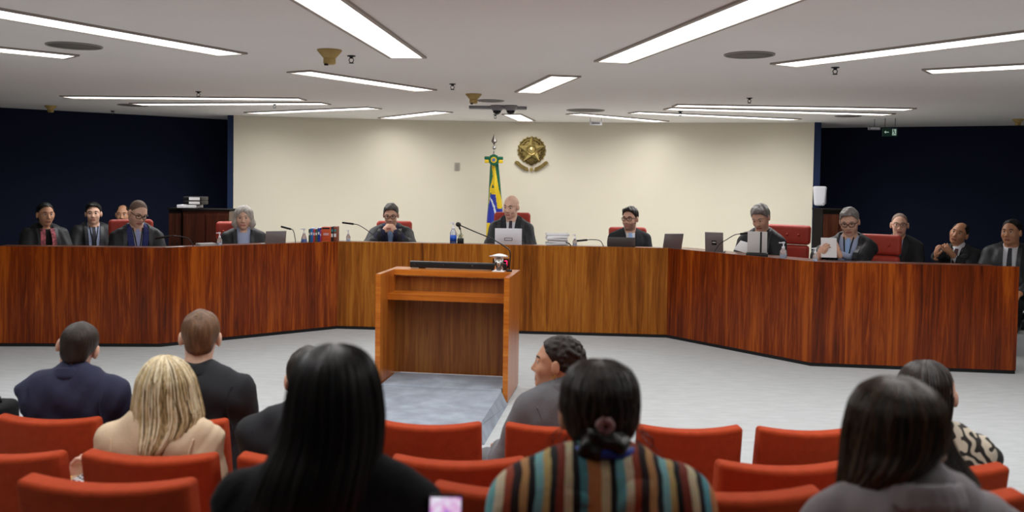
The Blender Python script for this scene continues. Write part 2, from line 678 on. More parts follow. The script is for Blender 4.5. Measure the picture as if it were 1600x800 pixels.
# things on the lectern ledge
def lp(x, y, z=0.0):
    v = lorig + ux * x + uy * y
    return Vector((v.x, v.y, LH + z))


sb = thing('microphone_bar', 'long black metal bar lying across the lectern top ledge', 'bar', lp(0.02, LD - 0.08), LY)
w = MB(); w.rbox((0, 0, 0.03), (0.80, 0.05, 0.05), 0.008); w.build('housing', mat('bar_black', '#1b1d1f', 0.35), sb)
w = MB(); w.box((0, -0.002, 0.0555), (0.80, 0.044, 0.002)); w.build('top_plate', mat('bar_top', '#6b6e72', 0.35, 0.6), sb)
for i in range(4):
    w = MB(); w.lathe([(0.005, 0), (0.005, 0.004)], 8, T=Matrix.Translation((-0.36 + 0.24 * i, -0.0245, 0.034)) @ Matrix.Rotation(math.pi / 2, 4, 'X'))
    w.build('screw', M_CHROME, sb)
for i in (-0.3, 0.3):
    w = MB(); w.box((i, 0, 0.003), (0.05, 0.04, 0.006)); w.build('foot', M_BLACK, sb)

tm = thing('countdown_timer', 'small wooden-framed timer with red digits behind the water glass', 'timer', lp(0.365, LD - 0.025), LY)
w = MB(); w.box((0, 0.006, 0.05), (0.155, 0.034, 0.10)); w.build('case', M_LECT, tm)
w = MB(); w.box((0, -0.0125, 0.055), (0.13, 0.003, 0.072)); w.build('display', mat('led_black', '#0c0406', 0.2), tm)


def seg_digit(mbx, ch, x0, z0, w_, h_, y, T=0.006):
    segs = {'7': 'abc', '1': 'bc', '0': 'abcdef', '2': 'abged'}[ch]
    pos = {'a': (w_ / 2, h_, w_, T), 'g': (w_ / 2, h_ / 2, w_, T), 'd': (w_ / 2, 0, w_, T), 'b': (w_, h_ * .75, T, h_ / 2),
           'c': (w_, h_ * .25, T, h_ / 2), 'f': (0, h_ * .75, T, h_ / 2), 'e': (0, h_ * .25, T, h_ / 2)}
    for s_ in segs:
        x, z, sx, sz = pos[s_]
        mbx.box((x0 + x, y, z0 + z), (sx, 0.002, sz))


for k, chx, xx in ((0, '1', -0.048), (1, '7', 0.030)):
    w = MB(); seg_digit(w, chx, xx, 0.033, 0.02, 0.042, -0.015)
    w.build('digit', emit('led_red', '#ff2050', 3.0), tm)

gl = thing('water_glass', 'clear water glass covered with a white napkin on the lectern', 'glass', lp(0.365, LD - 0.152), LY)
M_GLASS = mat('glass', '#f2f4f4', 0.03, trans=1.0, ior=1.45)
w = MB(); w.lathe([(0.0, 0.006), (0.026, 0.006), (0.031, 0.012), (0.034, 0.125), (0.036, 0.125), (0.036, 0.012), (0.030, 0.004), (0.0, 0.004)], 24); w.build('tumbler', M_GLASS, gl)
w = MB(); w.lathe([(0.0, 0.0065), (0.0, 0.0066), (0.0255, 0.0068), (0.0325, 0.10), (0.0, 0.10)], 24); w.build('water', mat('water', '#ffffff', 0.02, trans=1.0, ior=1.33), gl)
w = MB()
w.rbox((0, 0, 0.131), (0.135, 0.11, 0.008), 0.003, div=(6, 5, 1), deform=lambda x, y, z: (x, y, z - 2.2 * x * x + 0.004 * math.sin(40 * x + 30 * y)))
w.build('napkin', M_PAPER, gl)
w = MB(); w.rbox((0, 0, 0.002), (0.096, 0.088, 0.004), 0.0015); w.build('coaster', M_PAPER, gl)


def gooseneck(label, base, path, head_r=0.009, head_len=0.10, neck_r=0.0042, base_r=0.03, ball=False, rotz=0.0, base_h=0.018):
    """path: list of points relative to base; last segment direction carries the microphone head"""
    t = thing('gooseneck_microphone', label, 'microphone', base, rotz)
    b = MB(); b.lathe([(base_r, 0), (base_r, base_h * 0.7), (base_r * 0.6, base_h), (0, base_h)], 18); b.build('base', M_BLACK, t)
    pts = [Vector(p) for p in path]
    sm = []
    for i in range(len(pts) - 1):
        p0, p1, p2, p3 = pts[max(i - 1, 0)], pts[i], pts[i + 1], pts[min(i + 2, len(pts) - 1)]
        for k in range(6):
            u = k / 6
            sm.append(0.5 * ((2 * p1) + (p2 - p0) * u + (2 * p0 - 5 * p1 + 4 * p2 - p3) * u * u + (3 * p1 - p0 - 3 * p2 + p3) * u ** 3))
    sm.append(pts[-1])
    b = MB(); b.tube(sm, neck_r, 7); b.build('neck', M_DARKMETAL, t)
    d = (sm[-1] - sm[-2]).normalized()
    e = sm[-1]
    b = MB()
    if ball:
        b.lathe([(0.0, 0), (0.012, 0.003), (0.019, 0.014), (0.02, 0.024), (0.015, 0.038), (0, 0.045)], 14,
                T=Matrix.Translation(e) @ d.to_track_quat('Z', 'Y').to_matrix().to_4x4())
    else:
        b.tube([e - d * 0.005, e, e + d * head_len * .97, e + d * head_len], [head_r * .7, head_r, head_r, head_r * .8], 10)
    b.build('microphone_head', mat('mic_black', '#141414', 0.7), t)
    return t


def rel(px, py, d, base):
    v = at_d(px, py, d) - Vector(base)
    return v


b0 = lp(0.450, LD - 0.15)
dl = b0.y
gooseneck('tall curved gooseneck microphone rising from the lectern beside the water glass', b0,
          [(0, 0, 0.015), rel(797, 395, dl, b0), rel(790, 386, dl + .05, b0), rel(768, 373, dl + 0.08, b0), rel(742, 362, dl + 0.11, b0), rel(720, 352.5, dl + 0.12, b0)], ball=True, neck_r=0.005, base_r=0.024)

# ---------------------------------------------------------------- ceiling lamps: a sunburst of strip lamps
LAMPS = [((636, 88, 502, 0), 2.7, 'wide bright ceiling strip lamp at top left of centre pointing down to the flag'),
         ((958, 95, 1200, 0), 2.7, 'wide bright ceiling strip lamp at top right of centre beside the round speaker grille'),
         ((360, 83, 0, 19), 2.7, 'long ceiling strip lamp running off the upper left corner'),
         ((108, 87, 0, 76), 2.7, 'short visible end of a ceiling strip lamp at the left picture edge'),
         ((470, 111, 663, 140), 0, 'slanted ceiling strip lamp below the sprinkler left of centre'),
         ((826, 143, 882, 118), 0, 'short wide ceiling strip lamp in the middle right of the sprinkler'),
         ((605, 184, 692, 174), 0, 'small ceiling strip lamp near the wall above the left half of the white wall'),
         ((800, 178, 822, 188), 0, 'small ceiling strip lamp just behind the two dome cameras'),
         ((395, 176, 583, 168), 0, 'thin ceiling strip lamp nearest the white wall on the left'),
         ((215, 162, 507, 161), 0, 'thin middle one of three flat ceiling strip lamps on the left'),
         ((107, 151, 470, 154), 0, 'thin front one of three flat ceiling strip lamps on the left'),
         ((898, 177, 1032, 189), 0, 'thin ceiling strip lamp above the emblem right of the cameras'),
         ((992, 175, 1240, 186), 0, 'thin ceiling strip lamp nearest the white wall on the right'),
         ((1045, 169, 1387, 178), 0, 'thin middle one of three flat ceiling strip lamps on the right'),
         ((1057, 164, 1420, 170), 0, 'thin front one of three flat ceiling strip lamps on the right'),
         ((1228, 100, 1600, 53), 2.7, 'long ceiling strip lamp running off the upper right corner'),
         ((1452, 110, 1600, 102), 2.7, 'short visible end of a ceiling strip lamp at the right picture edge')]


def strip_lamp(a, b, label, wd=0.235, group='sunburst ceiling lamps'):
    d = b - a
    L_ = d.length
    c = (a + b) / 2
    t = thing('ceiling_lamp', label, 'lamp', (c.x, c.y, CEIL), math.atan2(d.y, d.x), group)
    f = 0.028
    w = MB()
    for sg in (-1, 1):
        w.box((0, sg * (wd / 2 + f / 2), -0.007), (L_ + 2 * f, f, 0.014))
        w.box((sg * (L_ / 2 + f / 2), 0, -0.007), (f, wd, 0.014))
    w.build('frame', M_FRAME, t)
    w = MB(); w.box((0, 0, -0.003), (L_, wd, 0.006)); w.build('diffuser', M_DIFF, t)
    ld = bpy.data.lights.new('lamp_light', 'AREA')
    ld.shape = 'RECTANGLE'; ld.size = L_; ld.size_y = wd
    ld.energy = LAMP_POWER * L_ * wd
    ld.spread = math.radians(158)
    ld.color = (1.0, 0.99, 0.97)
    lo = bpy.data.objects.new('lamp_light', ld); COL.objects.link(lo)
    lo.parent = t; lo.location = (0, 0, -0.010)
    return t


for (x0, y0, x1, y1), ln, lab in LAMPS:
    a, b = at_z(x0, y0, CEIL), at_z(x1, y1, CEIL)
    if ln:
        b = a + (b - a).normalized() * ln
    strip_lamp(a, b, lab)
# unseen lamps added above and beside the frame to light the public seats
for x0_, y0_, x1_, y1_, lab in ((-1.15, 3.9, -1.35, 1.7, 'ceiling strip lamp over the seats above the black-haired woman, out of the picture'),
                                (1.45, 3.9, 1.9, 1.7, 'ceiling strip lamp over the seats above the poncho woman, out of the picture'),
                                (-3.4, 4.2, -4.5, 2.2, 'ceiling strip lamp over the public seats beyond the left picture edge'),
                                (3.7, 4.2, 4.9, 2.2, 'ceiling strip lamp over the public seats beyond the right picture edge')):
    strip_lamp(Vector((x0_, y0_, CEIL)), Vector((x1_, y1_, CEIL)), lab)

# ---------------------------------------------------------------- implicit-surface modelling of bodies and clothes
def prim_d(p, X, Y, Z):
    k = p[0]
    if k == 'c':                                  # tapered capsule
        a, b, ra, rb = p[1], p[2], p[3], p[4]
        bx, by, bz = b[0] - a[0], b[1] - a[1], b[2] - a[2]
        ll = bx * bx + by * by + bz * bz + 1e-12
        x, y, z = X - a[0], Y - a[1], Z - a[2]
        t = np.clip((x * bx + y * by + z * bz) / ll, 0, 1)
        return np.sqrt((x - t * bx) ** 2 + (y - t * by) ** 2 + (z - t * bz) ** 2) - (ra + (rb - ra) * t)
    if k == 'e':                                  # rotated ellipsoid
        c, r, R = p[1], p[2], p[3]
        x, y, z = X - c[0], Y - c[1], Z - c[2]
        if R is not None:
            u = R[0][0] * x + R[1][0] * y + R[2][0] * z
            v = R[0][1] * x + R[1][1] * y + R[2][1] * z
            w = R[0][2] * x + R[1][2] * y + R[2][2] * z
        else:
            u, v, w = x, y, z
        k0 = np.sqrt((u / r[0]) ** 2 + (v / r[1]) ** 2 + (w / r[2]) ** 2)
        k1 = np.sqrt((u / r[0] ** 2) ** 2 + (v / r[1] ** 2) ** 2 + (w / r[2] ** 2) ** 2) + 1e-9
        return k0 * (k0 - 1) / k1
    if k == 't':                                  # torus in the frame R
        c, R, ma, mi = p[1], p[2], p[3], p[4]
        x, y, z = X - c[0], Y - c[1], Z - c[2]
        u = R[0][0] * x + R[1][0] * y + R[2][0] * z
        v = R[0][1] * x + R[1][1] * y + R[2][1] * z
        w = R[0][2] * x + R[1][2] * y + R[2][2] * z
        q = np.sqrt(u * u + v * v) - ma
        return np.sqrt(q * q + w * w) - mi
    raise ValueError(k)


def prim_box(p):
    if p[0] == 'c':
        a, b, r = np.array(p[1]), np.array(p[2]), max(p[3], p[4])
        return np.minimum(a, b) - r, np.maximum(a, b) + r
    if p[0] == 'e':
        c, r = np.array(p[1]), max(p[2])
        if p[3] is None:
            return c - np.array(p[2]), c + np.array(p[2])
        return c - r, c + r
    c = np.array(p[1]); r = p[3] + p[4]
    return c - r, c + r


def smin(a, b, k):
    h = np.clip(0.5 + 0.5 * (b - a) / k, 0, 1)
    return b + (a - b) * h - k * h * (1 - h)


def C(a, b, ra, rb, k=0.03, op='+'):
    return ('c', tuple(a), tuple(b), ra, rb, k, op)


def E_(c, r, R=None, k=0.03, op='+'):
    return ('e', tuple(c), tuple(r), R, None, k, op)


def T_(c, R, ma, mi, k=0.02, op='+'):
    return ('t', tuple(c), R, ma, mi, k, op)


def sdf_pts(prims, P):
    X, Y, Z = P[:, 0], P[:, 1], P[:, 2]
    f = np.full(len(P), 1.0)
    for p in prims:
        d = prim_d(p, X, Y, Z)
        if p[6] == '+':
            f = smin(f, d, p[5])
        else:
            f = -smin(-f, d, p[5])
    return f


def blob(prims, h, cuts=(), noise=None, relax=1):
    """surface nets of the smooth union of prims; cuts: functions (X,Y,Z)->d kept where d<0"""
    lo = np.min([prim_box(p)[0] for p in prims if p[6] == '+'], axis=0) - 3 * h
    hi = np.max([prim_box(p)[1] for p in prims if p[6] == '+'], axis=0) + 3 * h
    n = np.ceil((hi - lo) / h).astype(int) + 1
    ax = [(lo[i] + h * np.arange(n[i])).astype(np.float32) for i in range(3)]
    f = np.full(n, 0.5, np.float32)
    for p in prims:
        a, b = prim_box(p)
        m = p[5] + 2.5 * h
        i0 = np.maximum(0, np.floor((a - m - lo) / h).astype(int))
        i1 = np.minimum(n, np.ceil((b + m - lo) / h).astype(int) + 1)
        if np.any(i1 <= i0):
            continue
        sl = tuple(slice(i0[i], i1[i]) for i in range(3))
        X = ax[0][sl[0]][:, None, None]; Y = ax[1][sl[1]][None, :, None]; Z = ax[2][sl[2]][None, None, :]
        d = prim_d(p, X, Y, Z)
        if p[6] == '+':
            f[sl] = smin(f[sl], d, p[5])
        else:
            f[sl] = -smin(-f[sl], d, p[5])
    X = ax[0][:, None, None]; Y = ax[1][None, :, None]; Z = ax[2][None, None, :]
    if noise:
        f = f + noise(X, Y, Z)
    for c in cuts:
        f = np.maximum(f, c(X, Y, Z))
    # outer border stays outside
    f[0], f[-1] = 0.5, 0.5
    f[:, 0], f[:, -1] = 0.5, 0.5
    f[:, :, 0], f[:, :, -1] = 0.5, 0.5
    s = f < 0
    cnt = np.zeros(tuple(v - 1 for v in n), np.int8)
    for dx in (0, 1):
        for dy in (0, 1):
            for dz in (0, 1):
                cnt += s[dx:n[0] - 1 + dx, dy:n[1] - 1 + dy, dz:n[2] - 1 + dz]
    act = np.argwhere((cnt > 0) & (cnt < 8))
    idm = np.full(cnt.shape, -1, np.int32)
    idm[act[:, 0], act[:, 1], act[:, 2]] = np.arange(len(act))
    P = np.zeros((len(act), 3)); W = np.zeros(len(act))
    cor = [(a, b, c) for a in (0, 1) for b in (0, 1) for c in (0, 1)]
    val = {c: f[act[:, 0] + c[0], act[:, 1] + c[1], act[:, 2] + c[2]] for c in cor}
    for c in cor:
        for k in range(3):
            if c[k] == 0:
                e = list(c); e[k] = 1; e = tuple(e)
                a, b = val[c], val[e]
                m = (a < 0) != (b < 0)
                t = np.where(m, a / np.where(m, a - b, 1), 0)
                q = np.array(c, float)[None, :].repeat(len(act), 0)
                q[:, k] += t
                P[m] += q[m]; W[m] += 1
    V = lo + h * (act + P / W[:, None])
    Q = []
    for k in range(3):
        a, b = (k + 1) % 3, (k + 2) % 3
        sl0 = [slice(None)] * 3; sl1 = [slice(None)] * 3
        sl0[k] = slice(0, n[k] - 1); sl1[k] = slice(1, n[k])
        s0, s1 = s[tuple(sl0)], s[tuple(sl1)]
        for flip, m in ((False, s0 & ~s1), (True, ~s0 & s1)):
            ed = np.argwhere(m)
            if not len(ed):
                continue
            def cell(da, db):
                i = ed.copy(); i[:, a] += da; i[:, b] += db
                return idm[i[:, 0], i[:, 1], i[:, 2]]
            q = np.stack([cell(-1, -1), cell(0, -1), cell(0, 0), cell(-1, 0)], 1)
            if flip:
                q = q[:, ::-1]
            Q.append(q)
    Q = np.concatenate(Q)
    for _ in range(relax):
        S = np.zeros_like(V); N_ = np.zeros(len(V))
        for i in range(4):
            j = (i + 1) % 4
            np.add.at(S, Q[:, i], V[Q[:, j]]); np.add.at(N_, Q[:, i], 1)
            np.add.at(S, Q[:, j], V[Q[:, i]]); np.add.at(N_, Q[:, j], 1)
        V = 0.5 * V + 0.5 * S / np.maximum(N_, 1)[:, None]
    return V, Q


def blob_obj(name, prims, h, mats, parent, cuts=(), noise=None, relax=1, slot=None, loc=(0, 0, 0)):
    V, Q = blob(prims, h, cuts, noise, relax)
    me = mesh_np(name, V, Q)
    if slot is not None:
        ctr = V[Q].mean(1)
        me.polygons.foreach_set('material_index', slot(ctr).astype(np.int32))
    return link_mesh(name, me, mats, parent, loc)


def wrinkles(amp, seed, fx=30, fz=34):
    """soft folds of cloth: a few long oblique waves of different width"""
    r = np.random.default_rng(seed)
    ph = r.uniform(0, 6.28, 8)
    k = r.uniform(0.75, 1.3, 8)

    def fn(X, Y, Z):
        a = np.sin(fx * k[0] * X + 0.5 * fz * k[1] * Z + 8 * Y + ph[0]) * np.sin(fz * 0.5 * k[2] * Z - 9 * k[3] * X + ph[1])
        b = np.sin(fx * 1.9 * k[4] * X - fz * 1.3 * k[5] * Z + 18 * Y + ph[2])
        m = 0.5 + 0.5 * np.sin(11 * k[6] * X + 13 * Z + ph[3])
        return (amp * (0.6 * a + 0.6 * b * b * b * m)).astype(np.float32)
    return fn


def trace(prims, x, z, y0=0.6, sgn=-1.0, steps=70):
    """march along local y onto the surface; x, z arrays"""
    x, z = np.asarray(x, float), np.asarray(z, float)
    y = np.full(len(x), y0)
    for _ in range(steps):
        d = sdf_pts(prims, np.stack([x, y, z], 1))
        y = y + sgn * np.maximum(d, -0.01) * 0.85
    return np.stack([x, y, z], 1)


def strip(name, prims, path, width, m, parent, off=0.004, th=0.005, sgn=-1.0, y0=0.6, n=16):
    """a band of cloth laid on the front (sgn -1) of a surface along a path of (x, z); width number or list"""
    path = np.array(path, float)
    s = np.linspace(0, 1, len(path))
    u = np.linspace(0, 1, n)
    px, pz = np.interp(u, s, path[:, 0]), np.interp(u, s, path[:, 1])
    wd = np.interp(u, s, width) if isinstance(width, (list, tuple)) else np.full(n, width)
    tx, tz = np.gradient(px), np.gradient(pz)
    l = np.hypot(tx, tz) + 1e-9
    nx, nz = tz / l, -tx / l
    A = trace(prims, px + nx * wd / 2, pz + nz * wd / 2, y0, sgn)
    B = trace(prims, px - nx * wd / 2, pz - nz * wd / 2, y0, sgn)
    Mi = trace(prims, px, pz, y0, sgn)
    ok = (np.abs(sdf_pts(prims, A)) < 0.012) & (np.abs(sdf_pts(prims, B)) < 0.012) & (np.abs(sdf_pts(prims, Mi)) < 0.012)
    if ok.sum() < 4:
        return None
    run = np.flatnonzero(ok)                         # only stations that really lie on the cloth
    A, B, Mi = A[run], B[run], Mi[run]
    n = len(run)
    yy = np.maximum(A[:, 1], np.maximum(B[:, 1], Mi[:, 1])) if sgn < 0 else np.minimum(A[:, 1], B[:, 1])
    A[:, 1] = 0.5 * A[:, 1] + 0.5 * yy; B[:, 1] = 0.5 * B[:, 1] + 0.5 * yy
    o = -sgn
    V = []
    for i in range(n):
        for P, q in ((A, off), (B, off), (B, off + th), (A, off + th)):
            V.append((P[i, 0], P[i, 1] + o * (q - (0.012 if q == off else 0)), P[i, 2]))
    fs = []
    for i in range(n - 1):
        for k in range(4):
            fs.append((i * 4 + k, i * 4 + (k + 1) % 4, i * 4 + 4 + (k + 1) % 4, i * 4 + 4 + k))
    fs += [(0, 1, 2, 3), (n * 4 - 1, n * 4 - 2, n * 4 - 3, n * 4 - 4)]
    w = MB(); w.add(V, fs, 0, False)
    return clean_normals(w.build(name, m, parent))


def rot(yaw=0, pitch=0, roll=0):
    """yaw about z, pitch positive = nod down, roll about the facing axis; degrees"""
    return (Matrix.Rotation(math.radians(yaw), 3, 'Z') @ Matrix.Rotation(math.radians(-pitch), 3, 'X')
            @ Matrix.Rotation(math.radians(roll), 3, 'Y'))


def head_prims(R, c, S, female=False, fat=1.0):
    """head in its own frame: y forward, z up, chin at -0.115, crown at +0.122"""
    def P(x, y, z):
        v = R @ Vector((x * S, y * S, z * S))
        return (c[0] + v.x, c[1] + v.y, c[2] + v.z)
    Rt = [list(r) for r in R]

    def e(x, y, z, a, b, d, k=0.02, op='+'):
        return E_(P(x, y, z), (a * S, b * S, d * S), Rt, k * S, op)
    jw = (0.046 if female else 0.052) * fat
    pr = [e(0, -0.012, 0.035, 0.076, 0.098, 0.088),
          e(0, 0.022, -0.022, 0.065 * fat, 0.070, 0.085, 0.03),
          e(0, 0.030, -0.072, jw, 0.056, 0.040, 0.03),
          e(0, 0.070, -0.098, 0.022 * fat, 0.018, 0.017, 0.02)]
    for s in (-1, 1):
        pr.append(e(s * 0.040 * fat, 0.060, -0.028, 0.024, 0.026, 0.028, 0.02))
        pr.append(C(P(s * 0.052, 0.052, 0.030), P(s * 0.012, 0.082, 0.030), 0.010 * S, 0.010 * S, 0.018 * S))
        pr.append(e(s * 0.031, 0.098, 0.010, 0.017, 0.014, 0.012, 0.012, '-'))
    pr.append(C(P(0, 0.086, 0.014), P(0, 0.104, -0.028), 0.008 * S, 0.012 * S, 0.012 * S))
    for s in (-1, 1):
        pr.append(e(s * 0.012, 0.094, -0.034, 0.009, 0.010, 0.008, 0.008))
        pr.append(e(s * 0.083, -0.006, -0.004, 0.012, 0.020, 0.034, 0.006))
    pr.append(C(P(-0.020, 0.082, -0.064), P(0.020, 0.082, -0.064), 0.007 * S, 0.007 * S, 0.008 * S))
    pr.append(C(P(-0.015, 0.083, -0.074), P(0.015, 0.083, -0.074), 0.007 * S, 0.007 * S, 0.008 * S))
    return pr, P, Rt


def hand_prims(w, fwd, nrm, side, S=1.0, curl=25.0, spread=0.010, thumb=35.0):
    """w wrist, fwd finger direction, nrm back-of-hand normal, side +1/-1: which way the thumb lies (fwd x nrm)"""
    f = Vector(fwd).normalized()
    nn = Vector(nrm); nn = (nn - f * nn.dot(f)).normalized()
    sd = f.cross(nn) * side
    w = Vector(w)
    pr = []

    def pt(x, y, z):
        return tuple(w + f * x * S + sd * y * S + nn * z * S)
    R = [[f[i], sd[i], nn[i]] for i in range(3)]
    pr.append(E_(pt(0.045, 0.002, 0), (0.052 * S, 0.040 * S, 0.016 * S), R, 0.012))
    pr.append(C(pt(-0.03, 0, 0), pt(0.03, 0, 0), 0.026 * S, 0.026 * S, 0.02))
    for i, (y, L_) in enumerate(((0.031, 0.070), (0.011, 0.080), (-0.010, 0.074), (-0.030, 0.058))):
        p = [(0.078 - abs(y) * 0.25, y, 0.0)]
        a = 0
        for k, fr in enumerate((0.45, 0.32, 0.23)):
            a += math.radians(curl) * (0.7 if k == 0 else 1.0)
            q = p[-1]
            p.append((q[0] + math.cos(a) * L_ * fr, q[1] + (y * spread * 4 * fr), q[2] - math.sin(a) * L_ * fr))
        rr = (0.0095, 0.009, 0.0082, 0.0072)
        for k in range(3):
            pr.append(C(pt(*p[k]), pt(*p[k + 1]), rr[k] * S, rr[k + 1] * S, 0.003))
    ta = math.radians(thumb)
    t0 = (0.018, 0.026, -0.004)
    t1 = (t0[0] + 0.036 * math.cos(ta), t0[1] + 0.036 * math.sin(ta), -0.012)
    t2 = (t1[0] + 0.030 * math.cos(ta * 0.6), t1[1] + 0.030 * math.sin(ta * 0.6), -0.020)
    pr.append(C(pt(*t0), pt(*t1), 0.014 * S, 0.0105 * S, 0.008))
    pr.append(C(pt(*t1), pt(*t2), 0.0105 * S, 0.0085 * S, 0.004))
    return pr


def ik(sh, wr, l1, l2, pole):
    sh, wr = Vector(sh), Vector(wr)
    d = wr - sh
    L_ = d.length
    if L_ > (l1 + l2) * 0.995:
        d = d * ((l1 + l2) * 0.995 / L_); wr = sh + d; L_ = d.length
    a = (l1 * l1 - l2 * l2 + L_ * L_) / (2 * L_)
    h = math.sqrt(max(0, l1 * l1 - a * a))
    dn = d.normalized()
    pv = Vector(pole); pv = (pv - dn * pv.dot(dn)).normalized()
    return sh + dn * a + pv * h, wr


HAIRM = {}


def hair_mat(name, color, rough=0.42, stretch=(1, 1, 0.12), bump=0.5, bscale=150):
    return mat('hair_' + name, color, rough, bump=bump, bscale=bscale, var=0.35, vscale=70, stretch=stretch, spec=0.4)


M_EYEW = mat('eye_white', '#cfc8c0', 0.3)
M_EYED = mat('eye_iris', '#1c120c', 0.2)
SKINS = {}


def skin(name, color, lips):
    if name not in SKINS:
        SKINS[name] = [mat('skin_' + name, color, 0.5, var=0.07, vscale=40, bump=0.06, bscale=250),
                       mat('lips_' + name, lips, 0.45),
                       mat('stubble_' + name, tuple(0.55 * v for v in lin(color)[:3]), 0.6, var=0.2, vscale=200)]
    return SKINS[name]


def person(label, px, top, d, floor, yaw, hyaw=None, hpitch=0, hroll=0, S=1.0, sw=0.185, bulk=1.0, lean=(0, 0.05),
           skin_=None, hair=None, hair_m=None, outfit=None, hands=None, wrists=None, female=False, face=True, glasses=None,
           res=0.007, cloth_res=0.011, brow_m=None, beard=False, fat=1.0, hand_pose=None, seed=1, group=None, headS=None,
           slope=0.075, poles=None, neck_fwd=0.035, low=True, drop=0.145, sit=None, thigh=None):
    """A seated figure. top: picture row of the crown at depth d. yaw 0 faces the camera, +: turned to picture right"""
    hyaw = yaw if hyaw is None else hyaw
    pt = at_d(px, top, d)
    HT = pt.z - floor
    root = thing('person', label, 'person', (pt.x, pt.y, floor), math.radians(180 + yaw), group)
    hS = (headS or S)
    R = rot(hyaw - yaw, hpitch, hroll)
    hc = Vector((0, 0, HT - 0.121 * hS))
    NB = hc + Vector((0, -neck_fwd * S - 0.06 * math.sin(math.radians(hpitch)), -drop * hS))
    hip = NB + Vector((lean[0], lean[1], -0.50 * S))
    if sit is not None:
        hip.z = sit                              # resting on the seat cushion
    sk = skin_
    hp, HP, HR = head_prims(R, hc, hS, female, fat)
    neck_top = hc + R @ Vector((0, -0.022 * hS, -0.05 * hS))
    nr = (0.047 if female else 0.056) * S * (1 + 0.5 * (fat - 1))
    body = hp + [C(neck_top, NB + Vector((0, 0, -0.02)), nr, nr * 1.12, 0.03)]
    T = NB - hip
    body += [C(NB + Vector((0, 0, -0.05)), hip, 0.085 * S, 0.085 * S, 0.05)]
    W, EL, SH = [], [], []
    for i, s in enumerate((-1, 1)):
        sh = NB + Vector((s * sw, 0, -slope * S))
        wt = Vector(wrists[i]) if wrists else Vector((s * 0.13, 0.30 * S, hip.z + 0.10))
        pole = poles[i] if poles else (s * 0.6, -0.5, -0.8)
        el, wr = ik(sh, wt, 0.285 * S, 0.255 * S, pole)
        SH.append(sh); EL.append(el); W.append(wr)
        body += [C(NB + Vector((s * sw * .5, 0, -0.08)), sh, 0.04 * S, 0.04 * S, 0.03),
                 C(sh, el, 0.036 * S, 0.033 * S, 0.02), C(el, wr, 0.033 * S, 0.024 * S, 0.02)]
        hpz = (hand_pose or {}).get(i, {})
        fwd = hpz.get('fwd', tuple((wr - el).normalized()))
        nrm = hpz.get('nrm', (0, 0, 1))
        side = hpz.get('side', (1 if s < 0 else -1))
        # thumbs point inward when the palm faces down
        body += hand_prims(wr, fwd, nrm, side, S, hpz.get('curl', 25), 0.01, hpz.get('thumb', 35))

    Rinv = R.transposed()

    def slot(ctr):
        q = (ctr - np.array(hc)) @ np.array([list(r) for r in Rinv]).T / hS
        out = np.zeros(len(ctr))
        lip = (np.abs(q[:, 0]) < 0.026) & (np.abs(q[:, 2] + 0.069) < 0.0105) & (q[:, 1] > 0.07)
        if beard:
            jaw = (q[:, 2] < -0.038 - 0.25 * np.maximum(0, q[:, 1] - 0.06)) & (q[:, 2] > -0.125) & (q[:, 1] > -0.01)
            out[jaw] = 2
        out[lip] = 1
        return out
    blob_obj('body', body, res, sk, root, slot=slot)
    info = dict(root=root, hc=hc, R=R, S=S, hS=hS, NB=NB, hip=hip, HP=HP, HR=HR, SH=SH, EL=EL, W=W, sw=sw, slope=slope, thigh=thigh or (0.42 if sit is None else 0.35))
    if face:
        for s in (-1, 1):
            w = MB()
            c = Vector(HP(s * 0.031, 0.0765, 0.010))
            Tm = Matrix.Translation(c) @ R.to_4x4()
            prof = [(0.0135 * hS * math.sin(a), -0.0135 * hS * math.cos(a)) for a in np.linspace(0, math.pi, 9)]
            w.lathe([(max(r, 0), z) for r, z in prof], 12, T=Tm @ Matrix.Rotation(-math.pi / 2, 4, 'X'))
            w.lathe([(0.0, 0.0143 * hS), (0.0035 * hS, 0.0142 * hS), (0.0068 * hS, 0.0122 * hS), (0.0068 * hS, 0.010 * hS)][::-1], 12, mi=1,
                    T=Tm @ Matrix.Rotation(-math.pi / 2, 4, 'X'))
            w.build('eye', [M_EYEW, M_EYED], root)
            w = MB()
            pts = [HP(s * x, y, z) for x, y, z in ((0.013, 0.091, 0.0295), (0.028, 0.0885, 0.0345), (0.043, 0.079, 0.033), (0.053, 0.066, 0.027))]
            w.tube(pts, [0.0035 * hS, 0.0048 * hS, 0.004 * hS, 0.002 * hS], 6)
            w.build('eyebrow', brow_m or hair_m or M_EYED, root)
            # upper lid
            w = MB()
            pts = [HP(s * (0.031 + dx), 0.0865 - abs(dx) * 0.35 - max(0, dx) * 0.2, 0.0185 - abs(dx) * 0.22) for dx in (-0.016, -0.008, 0, 0.008, 0.017)]
            w.tube(pts, [0.002 * hS, 0.0045 * hS, 0.005 * hS, 0.0045 * hS, 0.002 * hS], 6)
            w.build('eyelid', sk[0], root)
    if glasses:
        g = MB()
        for s in (-1, 1):
            ring = []
            for k in range(17):
                a = 2 * math.pi * k / 16
                x = math.copysign(abs(math.cos(a)) ** 0.6, math.cos(a)) * 0.026
                z = math.copysign(abs(math.sin(a)) ** 0.6, math.sin(a)) * 0.018
                ring.append(HP(s * 0.033 + x, 0.104 - abs(s * 0.033 + x) ** 2 * 4, 0.008 + z))
            g.tube(ring, glasses[1] * hS, 6, caps=False)
            g.tube([HP(s * 0.059, 0.09, 0.014), HP(s * 0.076, 0.06, 0.014), HP(s * 0.083, 0.0, 0.012)], glasses[1] * hS, 6)
        g.tube([HP(-0.007, 0.105, 0.012), HP(0, 0.107, 0.015), HP(0.007, 0.105, 0.012)], glasses[1] * hS, 6)
        g.build('glasses', glasses[0], root)
    if hair:
        head_hair(hair, info, hair_m, female)
    if outfit:
        dress(info, outfit, bulk, cloth_res, seed, low)
    return info


